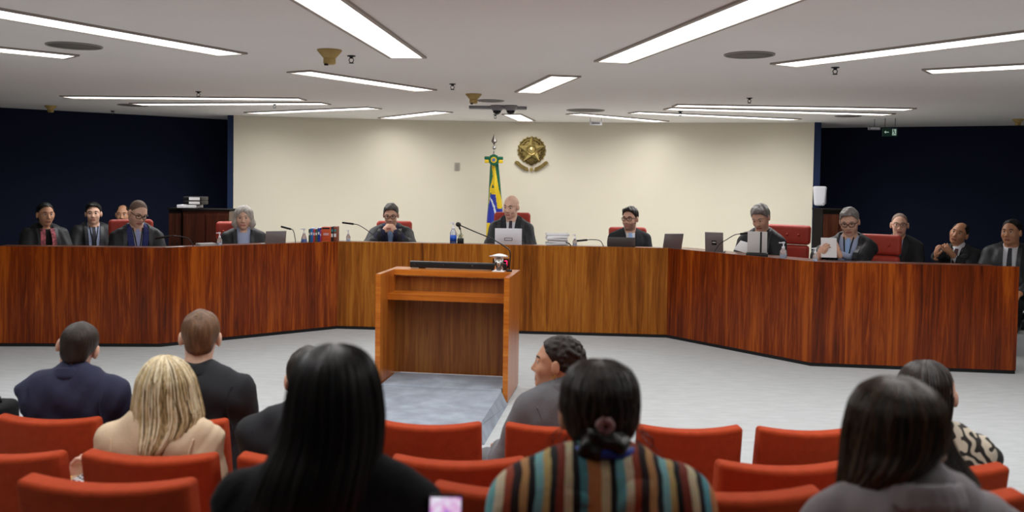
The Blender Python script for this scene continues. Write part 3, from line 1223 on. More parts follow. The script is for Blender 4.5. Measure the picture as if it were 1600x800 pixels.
def head_hair(kind, I, m, female):
    R, hc, hS, HP, HR = I['R'], I['hc'], I['hS'], I['HP'], I['HR']

    def e(x, y, z, a, b, d, k=0.02, op='+'):
        return E_(HP(x, y, z), (a * hS, b * hS, d * hS), HR, k * hS, op)
    Ri = np.array([list(r) for r in R.transposed()])

    def local(X, Y, Z):
        x, y, z = X - hc[0], Y - hc[1], Z - hc[2]
        return [(Ri[i][0] * x + Ri[i][1] * y + Ri[i][2] * z) / hS for i in range(3)]

    def line(z0, m_, xk=0.32, mb=1.05, top=0.094):             # keep hair above an arched hairline: front slope m, nape slope mb
        def f(X, Y, Z):
            x, y, z = local(X, Y, Z)
            hl = np.minimum(z0 + np.where(y > 0, m_, mb) * y - xk * np.abs(x), top)
            return ((hl - z) * hS / math.sqrt(1 + m_ * m_)).astype(np.float32)
        return f

    def nz(amp, f=60):
        def g(X, Y, Z):
            x, y, z = local(X, Y, Z)
            return (amp * np.sin(f * x + 20 * z + 3 * np.sin(18 * y)) * np.sin(f * 0.8 * y + 11)).astype(np.float32)
        return g
    h = 0.006
    if kind == 'short':
        pr = [e(0, -0.014, 0.040, 0.083, 0.105, 0.094)]
        blob_obj('hair', pr, h, m, I['root'], cuts=[line(0.025, 1.25)], noise=nz(0.004, 90))
    elif kind == 'short_full':
        pr = [e(0, -0.014, 0.042, 0.086, 0.108, 0.100), e(0.01, 0.045, 0.098, 0.06, 0.045, 0.03)]
        blob_obj('hair', pr, 0.005, m, I['root'], cuts=[line(0.025, 1.15)], noise=nz(0.005, 95))
    elif kind == 'wavy':
        pr = [e(0, -0.016, 0.045, 0.090, 0.112, 0.102), e(-0.02, 0.05, 0.105, 0.055, 0.045, 0.03), e(0, -0.08, -0.02, 0.065, 0.04, 0.05)]
        blob_obj('hair', pr, h, m, I['root'], cuts=[line(0.02, 1.1, top=0.088)], noise=nz(0.006, 70))
    elif kind == 'buzz':
        pr = [e(0, -0.013, 0.036, 0.0785, 0.100, 0.0905)]
        blob_obj('hair', pr, h, m, I['root'], cuts=[line(0.026, 1.3, top=0.098)])
    elif kind == 'receding':
        pr = [e(0, -0.014, 0.038, 0.082, 0.104, 0.090), e(0, 0.075, 0.125, 0.062, 0.085, 0.06, 0.02, '-')]
        blob_obj('hair', pr, h, m, I['root'], cuts=[line(0.026, 1.2)], noise=nz(0.002))
    elif kind == 'fringe':                           # bald on top, hair round the sides
        pr = [e(0, -0.018, 0.020, 0.081, 0.100, 0.080), e(0, 0.02, 0.135, 0.10, 0.13, 0.085, 0.015, '-')]
        blob_obj('hair', pr, h, m, I['root'], cuts=[line(0.02, 0.8)])
    elif kind == 'pulled_back':
        pr = [e(0, -0.016, 0.040, 0.083, 0.108, 0.094), e(0, -0.115, 0.02, 0.045, 0.04, 0.045), e(0, -0.07, -0.04, 0.06, 0.045, 0.06)]
        blob_obj('hair', pr, h, m, I['root'], cuts=[line(0.030, 1.15, 0.25)], noise=nz(0.002))
    elif kind == 'bob':
        pr = [e(0, -0.016, 0.042, 0.090, 0.110, 0.098)]
        for s in (-1, 1):
            pr += [C(HP(s * 0.066, 0.005, 0.06), HP(s * 0.088, 0.012, -0.06), 0.030 * hS, 0.034 * hS, 0.03),
                   C(HP(s * 0.088, 0.012, -0.06), HP(s * 0.082, 0.022, -0.105), 0.034 * hS, 0.018 * hS, 0.02)]
        pr += [e(0, -0.06, -0.02, 0.085, 0.06, 0.09), e(0, 0.095, -0.03, 0.055, 0.06, 0.105, 0.02, '-')]
        blob_obj('hair', pr, h, m, I['root'], noise=nz(0.003, 80))
    elif kind == 'crop_back':                        # man seen from behind
        pr = [e(0, -0.016, 0.040, 0.083, 0.106, 0.094), e(0, -0.065, -0.02, 0.062, 0.042, 0.055)]
        blob_obj('hair', pr, 0.005, m, I['root'], cuts=[line(0.026, 1.1, 0.34, 1.0)], noise=nz(0.003, 90))
    elif kind == 'crop_thin':
        pr = [e(0, -0.015, 0.036, 0.081, 0.103, 0.0885), e(0, -0.065, -0.02, 0.062, 0.042, 0.055)]
        blob_obj('hair', pr, 0.005, m, I['root'], cuts=[line(0.026, 1.1, 0.34, 1.0)], noise=nz(0.002, 90))
    elif kind == 'curly_up':
        pr = [e(0, -0.020, 0.045, 0.086, 0.108, 0.096), e(0, -0.10, 0.0, 0.06, 0.045, 0.06)]
        r = np.random.default_rng(5)
        for i in range(120):
            a, b = r.uniform(-2.6, 2.6), r.uniform(-0.5, 1.4)
            x, y, z = math.sin(a) * math.cos(b), -math.cos(a) * math.cos(b), math.sin(b)
            pr.append(e(x * 0.083, -0.024 + y * 0.106, 0.042 + z * 0.093, 0.013, 0.013, 0.011, 0.006))
        blob_obj('hair', pr, 0.0055, m, I['root'], cuts=[line(0.030, 1.1, 0.3)])


def torso_prims(I, o, bulk):
    NB, hip, S, sw = I['NB'], I['hip'], I['S'], I['sw']
    D = hip - NB
    pr = [E_(NB + D * 0.36 + Vector((0, 0.012, 0)), (sw * 0.90 + o, 0.112 * bulk + o, 0.19 * S + o), None, 0.06),
          E_(NB + D * 0.76 + Vector((0, 0.018, 0)), (sw * 0.84 * bulk + o, 0.118 * bulk + o, 0.17 * S + o), None, 0.06),
          E_(hip, (0.165 * bulk + o, 0.13 * bulk + o, 0.11 + o), None, 0.05)]
    for s in (-1, 1):
        pr.append(C(NB + Vector((s * 0.02, -0.012, 0.005)), NB + Vector((s * sw * 0.80, 0, -(I['slope'] - 0.013) * S)), 0.046 * S + o, 0.052 * S + o, 0.04))
        pr.append(C(NB + Vector((s * 0.03, -0.02, -0.08)), NB + Vector((s * sw * 0.8, -0.01, -0.12)), 0.075 * S + o, 0.060 * S + o, 0.05))
    return pr


def arm_prims(I, o, end=1.0, wide=1.0):
    pr = []
    S = I['S']
    for i in (0, 1):
        sh, el, wr = I['SH'][i], I['EL'][i], I['W'][i]
        we = el.lerp(wr, end)
        pr += [C(sh, el, 0.054 * S * wide + o, 0.044 * S * wide + o, 0.035), C(el, we, 0.044 * S * wide + o, 0.033 * S * wide + o, 0.03)]
    return pr


def dress(I, O, bulk, h, seed, low):
    root, NB, hip, S, sw = I['root'], I['NB'], I['hip'], I['S'], I['sw']
    D = hip - NB

    def xc(z):
        return NB.x + (z - NB.z) / (hip.z - NB.z) * D.x

    def yc(z):
        return NB.y + (z - NB.z) / (hip.z - NB.z) * D.y

    def opening(zb, w0, w1):
        """V or slot opening of a garment at the front: half width w1 at the neck, w0 at height zb and below"""
        def f(X, Y, Z):
            t = np.clip((Z - zb) / max(1e-3, NB.z + 0.03 - zb), 0, 1)
            hw = w0 + (w1 - w0) * t
            if w0 <= 0:
                hw = np.where(Z < zb, -1.0, hw)
            return np.minimum(hw - np.abs(X - xc(Z)), Y - (yc(Z) + 0.01)).astype(np.float32)
        return f
    neckc = NB + Vector((0, 0.012, 0.035 * S))
    Rn = [list(r) for r in rot(0, -12, 0)]
    if O.get('shirt'):
        pr = torso_prims(I, 0.004, bulk)[:2] + torso_prims(I, 0.002, bulk)[3:] + arm_prims(I, 0.0, 0.97, 0.85)
        pr.append(C(NB + Vector((0, 0.0, -0.04)), NB + Vector((0, 0.010, 0.022 * S)), 0.074 * S, 0.066 * S, 0.012))
        I['shirt_pr'] = [p for p in pr if p not in arm_prims(I, 0.0, 0.97, 0.85)]
        blob_obj('shirt', pr, h, O['shirt'], root)
    if O.get('tie'):
        zt = NB.z - 0.005
        path = [(xc(z), z) for z in np.linspace(zt, hip.z + 0.12, 8)]
        wdt = O.get('tie_w', 0.07)
        strip('tie', I['shirt_pr'], path, [0.035] + list(np.linspace(0.04, wdt, 7)), O['tie'], root, off=0.006, th=0.008)
    layers = []
    if O.get('jacket'):
        pr = torso_prims(I, 0.018, bulk)
        for i, s in enumerate((-1, 1)):          # padded shoulder line
            pr.append(C(NB + Vector((s * 0.05, -0.012, -0.035)), I['SH'][i] + Vector((-s * 0.012, -0.004, 0.016)), 0.046 * S, 0.050 * S, 0.03))
        pr += [p[:5] + (0.014,) + p[6:] for p in arm_prims(I, 0.014, 0.93)]
        I['jacket_pr'] = pr
        cuts = [opening(hip.z + O.get('vz', 0.20), 0.0 if O.get('closed', True) else 0.03, O.get('vw', 0.060))] if not O.get('back') else []
        blob_obj('jacket', pr, h, O['jacket'], root, cuts=cuts, noise=wrinkles(O.get('wr', 0.012 if O.get('back') else 0.007), seed))
        if O.get('back'):
            cw = O.get('collar', 1.0)
            cp = []
            for a in np.linspace(-2.0, 2.0, 17):
                c0 = NB + Vector((math.sin(a) * 0.070 * cw * S, -0.004 - math.cos(a) * 0.072 * cw * S, 0.026 + 0.018 * math.cos(a)))
                c1 = NB + Vector((math.sin(a) * 0.082 * cw * S, -0.004 - math.cos(a) * 0.084 * cw * S, -0.004 + 0.014 * math.cos(a)))
                cp.append(C(c0, c1, 0.010, 0.012, 0.012))
            blob_obj('collar', cp, min(h, 0.008), O['jacket'], root)
            zz = np.linspace(NB.z - 0.06, hip.z + 0.02, 9)
            if not O.get('noseam'):
                strip('back_seam', pr, [(xc(z), z) for z in zz], 0.005, O['jacket'], root, off=0.001, th=0.003, sgn=1.0, y0=-0.7)
                for s in (-1, 1):                # armhole seams on the back
                    path = [(xc(NB.z) + s * sw * q, NB.z - dz) for q, dz in ((0.90, 0.045), (0.84, 0.09), (0.80, 0.15), (0.82, 0.22), (0.90, 0.30))]
                    strip('armhole_seam', pr, path, 0.007, O['jacket'], root, off=0.0, th=0.004, sgn=1.0, y0=-0.7)
        if not O.get('back'):
            zb = hip.z + O.get('vz', 0.20)
            for s in (-1, 1):
                path = [(xc(zb) + s * 0.012, zb), (xc(NB.z) + s * (O.get('vw', 0.06) + 0.035), NB.z - 0.06), (xc(NB.z) + s * (O.get('vw', 0.06) + 0.012), NB.z + 0.01)]
                strip('lapel', pr, path, [0.02, 0.06, 0.03], O['jacket'], root, off=0.002, th=0.006)
    if O.get('robe'):
        b2 = bulk * O.get('robe_bulk', 1.06)
        pr = torso_prims(I, 0.026, b2) + arm_prims(I, 0.024, 0.86, 1.1)
        for i, s in enumerate((-1, 1)):
            pr.append(C(I['SH'][i] + Vector((0, 0, -0.01)), I['EL'][i] + Vector((s * 0.015, -0.01, -0.05)), 0.058, 0.118, 0.05))
            pr.append(C(NB + Vector((s * 0.06, -0.02, -0.02)), I['SH'][i] + Vector((0, 0, -0.015)), 0.06, 0.06, 0.05))
        I['robe_pr'] = pr
        ow = O.get('open', (0.07, 0.085))
        cuts = [opening(hip.z, ow[0], ow[1])]
        if 'open_x' in O:
            pass

        def neckcut(X, Y, Z):
            return (Z - (NB.z + 0.045 - 0.5 * (Y - NB.y)) - 0.0 * X).astype(np.float32)
        cuts.append(neckcut)
        blob_obj('robe', pr, h, O['robe'], root, cuts=cuts, noise=wrinkles(O.get('wr', 0.008), seed, 36, 14))
        # folded collar edges of the robe
        for s in (-1, 1):
            zt = NB.z + 0.0
            path = [(xc(zt) + s * (ow[1] + 0.022), zt), (xc(NB.z - .2) + s * ((ow[0] + ow[1]) / 2 + 0.025), NB.z - 0.2), (xc(hip.z + .1) + s * (ow[0] + 0.025), hip.z + 0.1)]
            strip('robe_facing', pr, path, 0.04, O.get('facing', O['robe']), root, off=0.002, th=0.006)
    if low:
        kx = 0.11
        ft = I.get('floor_off', 0.0)
        pr = [E_(hip + Vector((0, 0, -0.02)), (0.165 * bulk, 0.13, 0.10), None, 0.05)]
        for s in (-1, 1):
            kn = Vector((hip.x + s * kx, hip.y + I['thigh'] * S, hip.z - 0.02))
            an = Vector((hip.x + s * kx, hip.y + (I['thigh'] - 0.02) * S, 0.10))
            pr += [C(hip + Vector((s * 0.085, 0.03, -0.025)), kn, 0.082 * bulk, 0.062, 0.03), C(kn, an, 0.062, 0.05, 0.03)]
        blob_obj('trousers', pr, 0.016, O.get('trousers', MATS['cloth_black']), root)
        for s in (-1, 1):
            an = Vector((hip.x + s * kx, hip.y + (I['thigh'] - 0.02) * S, 0.055))
            blob_obj('shoe', [C(an + Vector((0, -0.05, -0.012)), an + Vector((0, 0.15, -0.022)), 0.042, 0.032, 0.02),
                              C(an + Vector((0, -0.02, 0.02)), an + Vector((0, 0.0, 0.06)), 0.045, 0.045, 0.03)], 0.013,
                     MATS['shoe_black'], root, cuts=[lambda X, Y, Z: (0.002 - Z + 0 * X + 0 * Y).astype(np.float32)])


def loft_hair(name, I, levels, m, nstr=260, seed=3, groove=0.010, face_gap=None, rad=0.0022, tip_var=0.06, wave=0.0, nlev=46, off=1.015, part=None):
    """long hair: a lofted volume (z, cx, cy, rx, ry_front, ry_back) in the person's local frame plus fine strands over it"""
    lv = np.array(levels, float)
    s = np.concatenate([[0], np.cumsum(np.hypot(np.diff(lv[:, 0]), np.diff(lv[:, 3])))])
    s /= s[-1]
    u = np.linspace(0, 1, nlev)
    L_ = np.stack([np.interp(u, s, lv[:, k]) for k in range(6)], 1)
    for _ in range(2):                               # soften the polyline
        L_[1:-1] = 0.25 * L_[:-2] + 0.5 * L_[1:-1] + 0.25 * L_[2:]
    n = 72
    a = np.linspace(0, 2 * math.pi, n, endpoint=False)
    rg = np.random.default_rng(seed)
    ph = rg.uniform(0, 6.28, 6)

    def ring(i, aa, k=1.0):
        z, cx, cy, rx, rf, rb = L_[i]
        rip = 1 + groove * (np.sin(17 * aa + ph[0] + 2.5 * u[i]) + 0.7 * np.sin(31 * aa + ph[1] - 3 * u[i]) + 0.6 * np.sin(7 * aa + ph[2] + 4 * u[i]))
        sx, sy = np.cos(aa), np.sin(aa)
        r_y = np.where(sy > 0, rf, rb)
        return np.stack([cx + rx * sx * rip * k, cy + r_y * sy * rip * k, np.full_like(aa, z)], 1)
    V = np.concatenate([ring(i, a) for i in range(nlev)])
    Q = []
    for i in range(nlev - 1):
        j = np.arange(n)
        Q.append(np.stack([i * n + (j + 1) % n, i * n + j, (i + 1) * n + j, (i + 1) * n + (j + 1) % n], 1))
    Q = np.concatenate(Q)
    # close the ends
    V = np.concatenate([V, V[:n].mean(0)[None] + [[0, 0, 0.0]], V[(nlev - 1) * n:nlev * n].mean(0)[None]])
    top_i, bot_i = nlev * n, nlev * n + 1
    j = np.arange(n)
    Q = np.concatenate([Q, np.stack([j, (j + 1) % n, np.full(n, top_i), np.full(n, top_i)], 1), np.stack([(nlev - 1) * n + (j + 1) % n, (nlev - 1) * n + j, np.full(n, bot_i), np.full(n, bot_i)], 1)])
    # triangles at the caps are stored as separate fan faces
    me = bpy.data.meshes.new(name)
    faces = [tuple(q) if q[2] != q[3] else tuple(q[:3]) for q in Q.tolist()]
    me.from_pydata(V.tolist(), [], faces)
    me.polygons.foreach_set('use_smooth', np.ones(len(faces), bool))
    ob = link_mesh(name, me, m, I['root'])
    at = me.attributes.new('tint', 'FLOAT', 'POINT')
    tv = np.tile(0.5 + 0.25 * np.sin(17 * a + ph[0]) * np.sin(5 * a + ph[3]), nlev)
    at.data.foreach_set('value', np.concatenate([tv, [0.5, 0.5]]).astype(np.float32))
    # strands
    VV, FF, TT = [], [], []
    o = 0
    for k in range(nstr):
        a0 = rg.uniform(0, 2 * math.pi)
        if face_gap is not None and abs(((a0 - math.pi / 2 + math.pi) % (2 * math.pi)) - math.pi) < face_gap:
            continue
        i1 = int(nlev * (1 - abs(rg.normal(0, tip_var))))
        i0 = int(rg.integers(0, 5))
        dr = rg.normal(0, 0.10)
        kk = off + rg.uniform(-0.01, 0.022)
        w1, w2 = rg.uniform(0, 6.28), rg.uniform(2, 5)
        P = []
        ii = list(range(i0, max(i0 + 6, min(i1, nlev))))
        for i in ii:
            aa = np.array([a0 + dr * u[i] + wave * math.sin(w1 + w2 * 3 * u[i])])
            P.append(ring(min(i, nlev - 1), aa, kk)[0])
        P = np.array(P)
        r = rad * rg.uniform(0.6, 1.5)
        tw = np.linspace(0.6, 1.0, len(P)); tw[-4:] *= np.linspace(1, 0.15, 4)
        tan = np.gradient(P, axis=0); tan /= np.linalg.norm(tan, axis=1)[:, None] + 1e-9
        outv = P - np.stack([L_[np.minimum(ii, nlev - 1), 1], L_[np.minimum(ii, nlev - 1), 2], P[:, 2] - 0.02], 1)
        sd = np.cross(tan, outv); sd /= np.linalg.norm(sd, axis=1)[:, None] + 1e-9
        ot = np.cross(sd, tan)
        for q, (cs, sn) in enumerate(((1.5, -0.2), (0, 1.0), (-1.5, -0.2))):
            VV.append(P + (sd * cs + ot * sn) * (r * tw)[:, None])
        m_ = len(P)
        for q in range(3):
            q2 = (q + 1) % 3
            j = np.arange(m_ - 1)
            FF.append(o + np.stack([q * m_ + j, q * m_ + j + 1, q2 * m_ + j + 1, q2 * m_ + j], 1))
        TT.append(np.full(3 * m_, rg.uniform(0, 1)))
        o += 3 * m_
    me2 = mesh_np('hair_strands', np.concatenate(VV), np.concatenate(FF))
    at = me2.attributes.new('tint', 'FLOAT', 'POINT')
    at.data.foreach_set('value', np.concatenate(TT).astype(np.float32))
    st = link_mesh('hair_strands', me2, m, ob)
    st['kind'] = 'stuff'
    return ob


def strand_mat(name, c0, c1, c2, rough=0.38):
    m = bpy.data.materials.new('hair_' + name)
    m.use_nodes = True
    N, L = m.node_tree.nodes, m.node_tree.links
    b = N['Principled BSDF']
    b.inputs['Roughness'].default_value = rough
    at = N.new('ShaderNodeAttribute'); at.attribute_name = 'tint'
    tc = N.new('ShaderNodeTexCoord')
    mp = N.new('ShaderNodeMapping'); mp.inputs['Scale'].default_value = (160, 160, 6)
    L.new(tc.outputs['Object'], mp.inputs[0])
    nz = N.new('ShaderNodeTexNoise'); nz.inputs['Scale'].default_value = 1.0; nz.inputs['Detail'].default_value = 3
    L.new(mp.outputs[0], nz.inputs['Vector'])
    ad = N.new('ShaderNodeMath'); ad.operation = 'MULTIPLY_ADD'
    L.new(nz.outputs['Fac'], ad.inputs[0]); ad.inputs[1].default_value = 0.7
    mu = N.new('ShaderNodeMath'); mu.operation = 'MULTIPLY'; mu.inputs[1].default_value = 0.6
    L.new(at.outputs['Fac'], mu.inputs[0])
    L.new(mu.outputs[0], ad.inputs[2])
    r = N.new('ShaderNodeValToRGB')
    r.color_ramp.elements[0].position = 0.35; r.color_ramp.elements[0].color = lin(c0)
    r.color_ramp.elements[1].position = 0.9; r.color_ramp.elements[1].color = lin(c2)
    e = r.color_ramp.elements.new(0.62); e.color = lin(c1)
    L.new(ad.outputs[0], r.inputs[0])
    L.new(r.outputs[0], b.inputs['Base Color'])
    bp = N.new('ShaderNodeBump'); bp.inputs['Strength'].default_value = 0.4; bp.inputs['Distance'].default_value = 0.004
    L.new(nz.outputs['Fac'], bp.inputs['Height']); L.new(bp.outputs[0], b.inputs['Normal'])
    return m

# ---------------------------------------------------------------- cloth colours
mat('cloth_black', '#18191c', 0.85, bump=0.25, bscale=120, var=0.1, vscale=30, spec=0.25)
mat('shoe_black', '#0c0c0d', 0.35)
M_ROBE = mat('robe_satin', '#1e1f23', 0.55, bump=0.2, bscale=40, var=0.12, vscale=12, spec=0.4)
M_FACING = mat('robe_facing_satin', '#26272b', 0.45, spec=0.5)
M_SUITK = mat('suit_charcoal', '#2b2d31', 0.8, bump=0.2, bscale=200, spec=0.25)
M_SUITN = mat('suit_navy', '#34364e', 0.8, bump=0.2, bscale=200, var=0.06, vscale=20, spec=0.25)
M_SUITB = mat('suit_blue', '#2f3668', 0.75, bump=0.2, bscale=200, spec=0.25)
M_SUITG = mat('suit_grey', '#717276', 0.85, bump=0.2, bscale=200, var=0.06, vscale=20, spec=0.2)
M_JKGREY = mat('jacket_grey', '#9d979a', 0.85, bump=0.2, bscale=150, var=0.05, vscale=18, spec=0.2)
M_BEIGE = mat('blazer_beige', '#dcc5a6', 0.8, bump=0.15, bscale=150, var=0.04, vscale=15, spec=0.25)
M_SHIRT = mat('shirt_white', '#d6d8de', 0.75, bump=0.1, bscale=100)
M_SHIRTB = mat('shirt_lightblue', '#aab6d4', 0.75, bump=0.1, bscale=100)
M_TIEL = mat('tie_lavender', '#8f97c0', 0.55)
M_TIED = mat('tie_dark', '#1b1b24', 0.55)
M_TIEB = mat('tie_lightblue', '#8fb0dc', 0.5)
M_TIEN = mat('tie_navy', '#1c2748', 0.5)
M_TIEP = mat('tie_plum', '#2d1f33', 0.55, var=0.5, vscale=90)
M_TIEW = mat('tie_wine', '#401a22', 0.55)
SK_L = skin('light', '#dcae95', '#a8665c')
SK_P = skin('pale', '#e6bca4', '#b5766a')
SK_M = skin('medium', '#c89474', '#8f5548')
SK_T = skin('tan', '#b57f5e', '#7e4638')
SK_B = skin('warm', '#ab7858', '#7c453a')
H_BLACK = hair_mat('black', '#0d0b0b')
H_DBROWN = hair_mat('dark_brown', '#1d1510')
H_BROWN = hair_mat('brown', '#6a4c34')
H_GREY = hair_mat('grey', '#868280')
H_SILVER = hair_mat('silver', '#b3aea6')
H_SALT = hair_mat('salt_pepper', '#4b4846')
H_BUZZ = hair_mat('buzz_grey', '#7a665a', 0.7)
G_BLACK = (M_BLACK, 0.0028)
G_THIN = (M_DARKMETAL, 0.0017)


def jd(px, back=0.98):
    return desk_pt(px, back)[0].y


def to_local(px, top, d, floor, yaw, wpt):
    p = at_d(px, top, d)
    return Matrix.Rotation(-math.radians(180 + yaw), 3, 'Z') @ (Vector(wpt) - Vector((p.x, p.y, floor)))


DESKL = DESK - DAIS
DW = None
ROBED = dict(robe=M_ROBE, facing=M_FACING)
J = {}
JS = 1.10       # judges read a little large in the picture
J['glasses_blue'] = person('seated man in open black robe over blue suit, reading with bent head at left',
    215, 314, jd(215), DAIS, 28, 48, 26, -8, S=JS, sw=0.185, slope=0.10, bulk=1.1, lean=(0, 0.0), skin_=SK_P, hair='buzz', hair_m=H_BUZZ, glasses=G_BLACK,
    wrists=DW, seed=4, fat=1.05,
    outfit=dict(ROBED, shirt=M_SHIRT, tie=M_TIEL, jacket=M_SUITB, vz=0.12, vw=0.06, open=(0.10, 0.105)))
J['grey_lady'] = person('seated woman with a silver-grey bob and black robe looking at the camera side',
    381, 323, jd(381), DAIS, 18, 12, 4, 0, S=JS * 0.97, sw=0.165, bulk=0.98, skin_=SK_P, hair='bob', hair_m=H_SILVER, female=True, wrists=DW, seed=5,
    outfit=dict(ROBED, shirt=M_SHIRTB, open=(0.05, 0.075)))
d6 = jd(611, 1.16)
HT6 = at_d(611, 320, d6).z - DAIS
J['clasped'] = person('seated man with glasses and dark grey hair holding clasped hands before his mouth',
    611, 320, d6, DAIS, 4, 2, 16, 0, S=JS * .97, sw=0.19, bulk=1.05, lean=(0, -0.04), skin_=SK_L, hair='short_full', hair_m=H_SALT, glasses=G_BLACK, seed=6, res=0.0055,
    wrists=[(-0.072, 0.235, HT6 - 0.315), (0.072, 0.235, HT6 - 0.315)], poles=[(-0.7, 0.1, -0.9), (0.7, 0.1, -0.9)],
    hand_pose={0: dict(fwd=(0.62, -0.05, 0.78), nrm=(-0.55, 0.70, 0.4), side=-1, curl=42, thumb=20), 1: dict(fwd=(-0.62, -0.05, 0.78), nrm=(0.55, 0.70, 0.4), side=1, curl=42, thumb=20)},
    outfit=dict(ROBED, shirt=M_SHIRTB, tie=M_TIEB, jacket=M_SUITN, vz=0.16, vw=0.05, open=(0.10, 0.10)))
J['bald'] = person('bald seated man in wide black robe with dark tie in front of the flag',
    799, 306, jd(799), DAIS, -4, -26, 12, -4, S=JS, sw=0.18, slope=0.10, bulk=1.12, lean=(0, 0.02), skin_=SK_P, hair=None, hair_m=H_DBROWN, wrists=DW, seed=7,
    outfit=dict(ROBED, shirt=M_SHIRT, tie=M_TIEP, jacket=M_SUITK, vz=0.10, vw=0.062, open=(0.13, 0.115), robe_bulk=1.25))
J['clerk'] = person('seated man with short dark hair, black glasses, stubble and light blue tie',
    985, 325, jd(985), DAIS, 0, -32, 4, 0, S=JS * .98, sw=0.19, bulk=1.05, skin_=SK_L, hair='short_full', hair_m=H_DBROWN, glasses=G_BLACK, beard=True, wrists=DW, seed=8,
    outfit=dict(shirt=M_SHIRT, tie=M_TIEB, jacket=M_SUITK, vz=0.16, vw=0.065))
J['wavy_grey'] = person('seated man with wavy grey hair and black robe reading papers, head bent',
    1189, 322, jd(1192), DAIS, -32, -38, 26, 6, S=JS, sw=0.18, slope=0.10, bulk=1.08, lean=(0, -0.02), skin_=SK_L, hair='wavy', hair_m=H_GREY, wrists=DW, seed=9,
    outfit=dict(ROBED, shirt=M_SHIRT, tie=M_TIEN, jacket=M_SUITK, vz=0.16, vw=0.06, open=(0.06, 0.085)))
d10 = jd(1328, 1.18)
pw = [at_d(1308, 394, d10 - 0.42), at_d(1279, 397, d10 - 0.40)]
W10 = [to_local(1328, 327, d10, DAIS, -30, p + Vector((0.02, 0.03, -0.012))) for p in pw]
J['reader'] = person('seated man with glasses and grey hair holding up a white sheet in both hands',
    1328, 327, d10, DAIS, -30, -28, 20, 4, S=JS, sw=0.185, slope=0.10, bulk=1.2, lean=(0, 0.0), skin_=SK_L, hair='short_full', hair_m=H_GREY, glasses=G_BLACK, seed=10, res=0.0055, fat=1.1,
    poles=[(-0.5, -0.6, -0.8), (0.5, -0.6, -0.8)], wrists=W10, hand_pose={0: dict(fwd=(0.35, 0.25, 0.8), nrm=(-0.5, 0.8, -0.2), side=-1, curl=38, thumb=15), 1: dict(fwd=(-0.35, 0.25, 0.8), nrm=(0.6, 0.7, -0.2), side=1, curl=38, thumb=15)},
    outfit=dict(ROBED, shirt=M_SHIRTB, tie=M_TIEB, open=(0.09, 0.095), robe_bulk=1.1))
# aides along the navy walls
A_ = {}
dl = at_z(70, 170, CEIL).y - 1.15
A_['scarf'] = person('woman with dark tied hair and floral scarf against the left navy wall',
    71, 318, 10.4, DAIS, 42, 46, 2, 0, S=JS * .98, sw=0.17, skin_=SK_M, hair='pulled_back', hair_m=H_BLACK, female=True, seed=11,
    outfit=dict(ROBED, shirt=mat('blouse_black', '#0e0e10', 0.8), open=(0.05, 0.07)))
A_['aide'] = person('young man with short black hair in dark robe beside the woman with the scarf',
    146, 318, 11.3, DAIS, 30, 22, 0, 0, S=JS * .98, sw=0.18, skin_=SK_L, hair='short_full', hair_m=H_BLACK, seed=12,
    outfit=dict(ROBED, shirt=M_SHIRTB, tie=M_TIED, open=(0.045, 0.07)))
A_['hidden'] = person('man with receding dark hair half hidden behind the man in the blue suit',
    192, 321, 12.5, DAIS, 20, 14, 2, 0, sit=0.42, S=JS * .98, sw=0.18, skin_=SK_M, hair='receding', hair_m=H_DBROWN, seed=13,
    outfit=dict(shirt=M_SHIRT, tie=M_TIED, jacket=M_SUITK))
A_['shaved'] = person('man with shaved head in black suit and dark tie behind the rightmost red chair',
    1406, 334, 10.4, DAIS, -28, -22, 2, 0, S=JS, sw=0.19, bulk=1.08, skin_=SK_L, hair='buzz', hair_m=H_BUZZ, seed=14, glasses=G_THIN,
    outfit=dict(shirt=M_SHIRTB, tie=M_TIED, jacket=M_SUITK, vz=0.14, vw=0.05))
d12 = 10.1
w12 = [to_local(1499, 348, d12, DAIS, -36, at_d(1486, 396, d12 - 0.25)), to_local(1499, 348, d12, DAIS, -36, at_d(1463, 399, d12 - 0.38))]
A_['gesture'] = person('man in dark suit leaning back and gesturing with both hands against the right navy wall',
    1499, 348, d12, DAIS, -36, -44, -8, -16, S=JS * .97, sw=0.185, lean=(0.05, 0.16), skin_=SK_T, hair='receding', hair_m=H_BLACK, seed=15, wrists=w12,
    hand_pose={0: dict(fwd=(0.5, 0.2, 0.6), nrm=(0, 1, 0), side=-1, curl=48), 1: dict(fwd=(-0.1, 0.2, 0.9), nrm=(0.8, 0.5, 0), side=1, curl=55, thumb=50)}, res=0.006,
    outfit=dict(shirt=M_SHIRT, tie=M_TIEW, jacket=M_SUITK, vz=0.12, vw=0.06))
A_['corner'] = person('broad man in black robe sitting at the far right behind the bench end',
    1581, 344, 9.6, DAIS, -34, -52, 0, 0, S=JS, sw=0.20, bulk=1.1, lean=(0, 0.08), skin_=SK_T, hair='short', hair_m=H_BLACK, seed=16, fat=1.08,
    outfit=dict(ROBED, shirt=M_SHIRT, tie=M_TIED, jacket=None, open=(0.05, 0.07)))
# floral scarf ends and lanyards
I = A_['scarf']
M_FLORAL = mat('scarf_floral', '#9a5058', 0.8, var=0.95, vscale=26)
for s in (-1, 1):
    strip('scarf_end', I['robe_pr'], [(s * 0.05, I['NB'].z + 0.0), (s * 0.062, I['NB'].z - 0.15), (s * 0.055, I['NB'].z - 0.36)], 0.05, M_FLORAL, I['root'], off=0.008, th=0.008)
for key in ('glasses_blue', 'aide', 'gesture', 'wavy_grey', 'reader'):
    I = J.get(key) or A_.get(key)
    for s in (-1, 1):
        strip('lanyard', I['shirt_pr'], [(s * 0.05, I['NB'].z + 0.005), (s * 0.022, I['NB'].z - 0.16), (s * 0.004, I['NB'].z - 0.30)], 0.010, MATS['cloth_black'], I['root'], off=0.016, th=0.004)

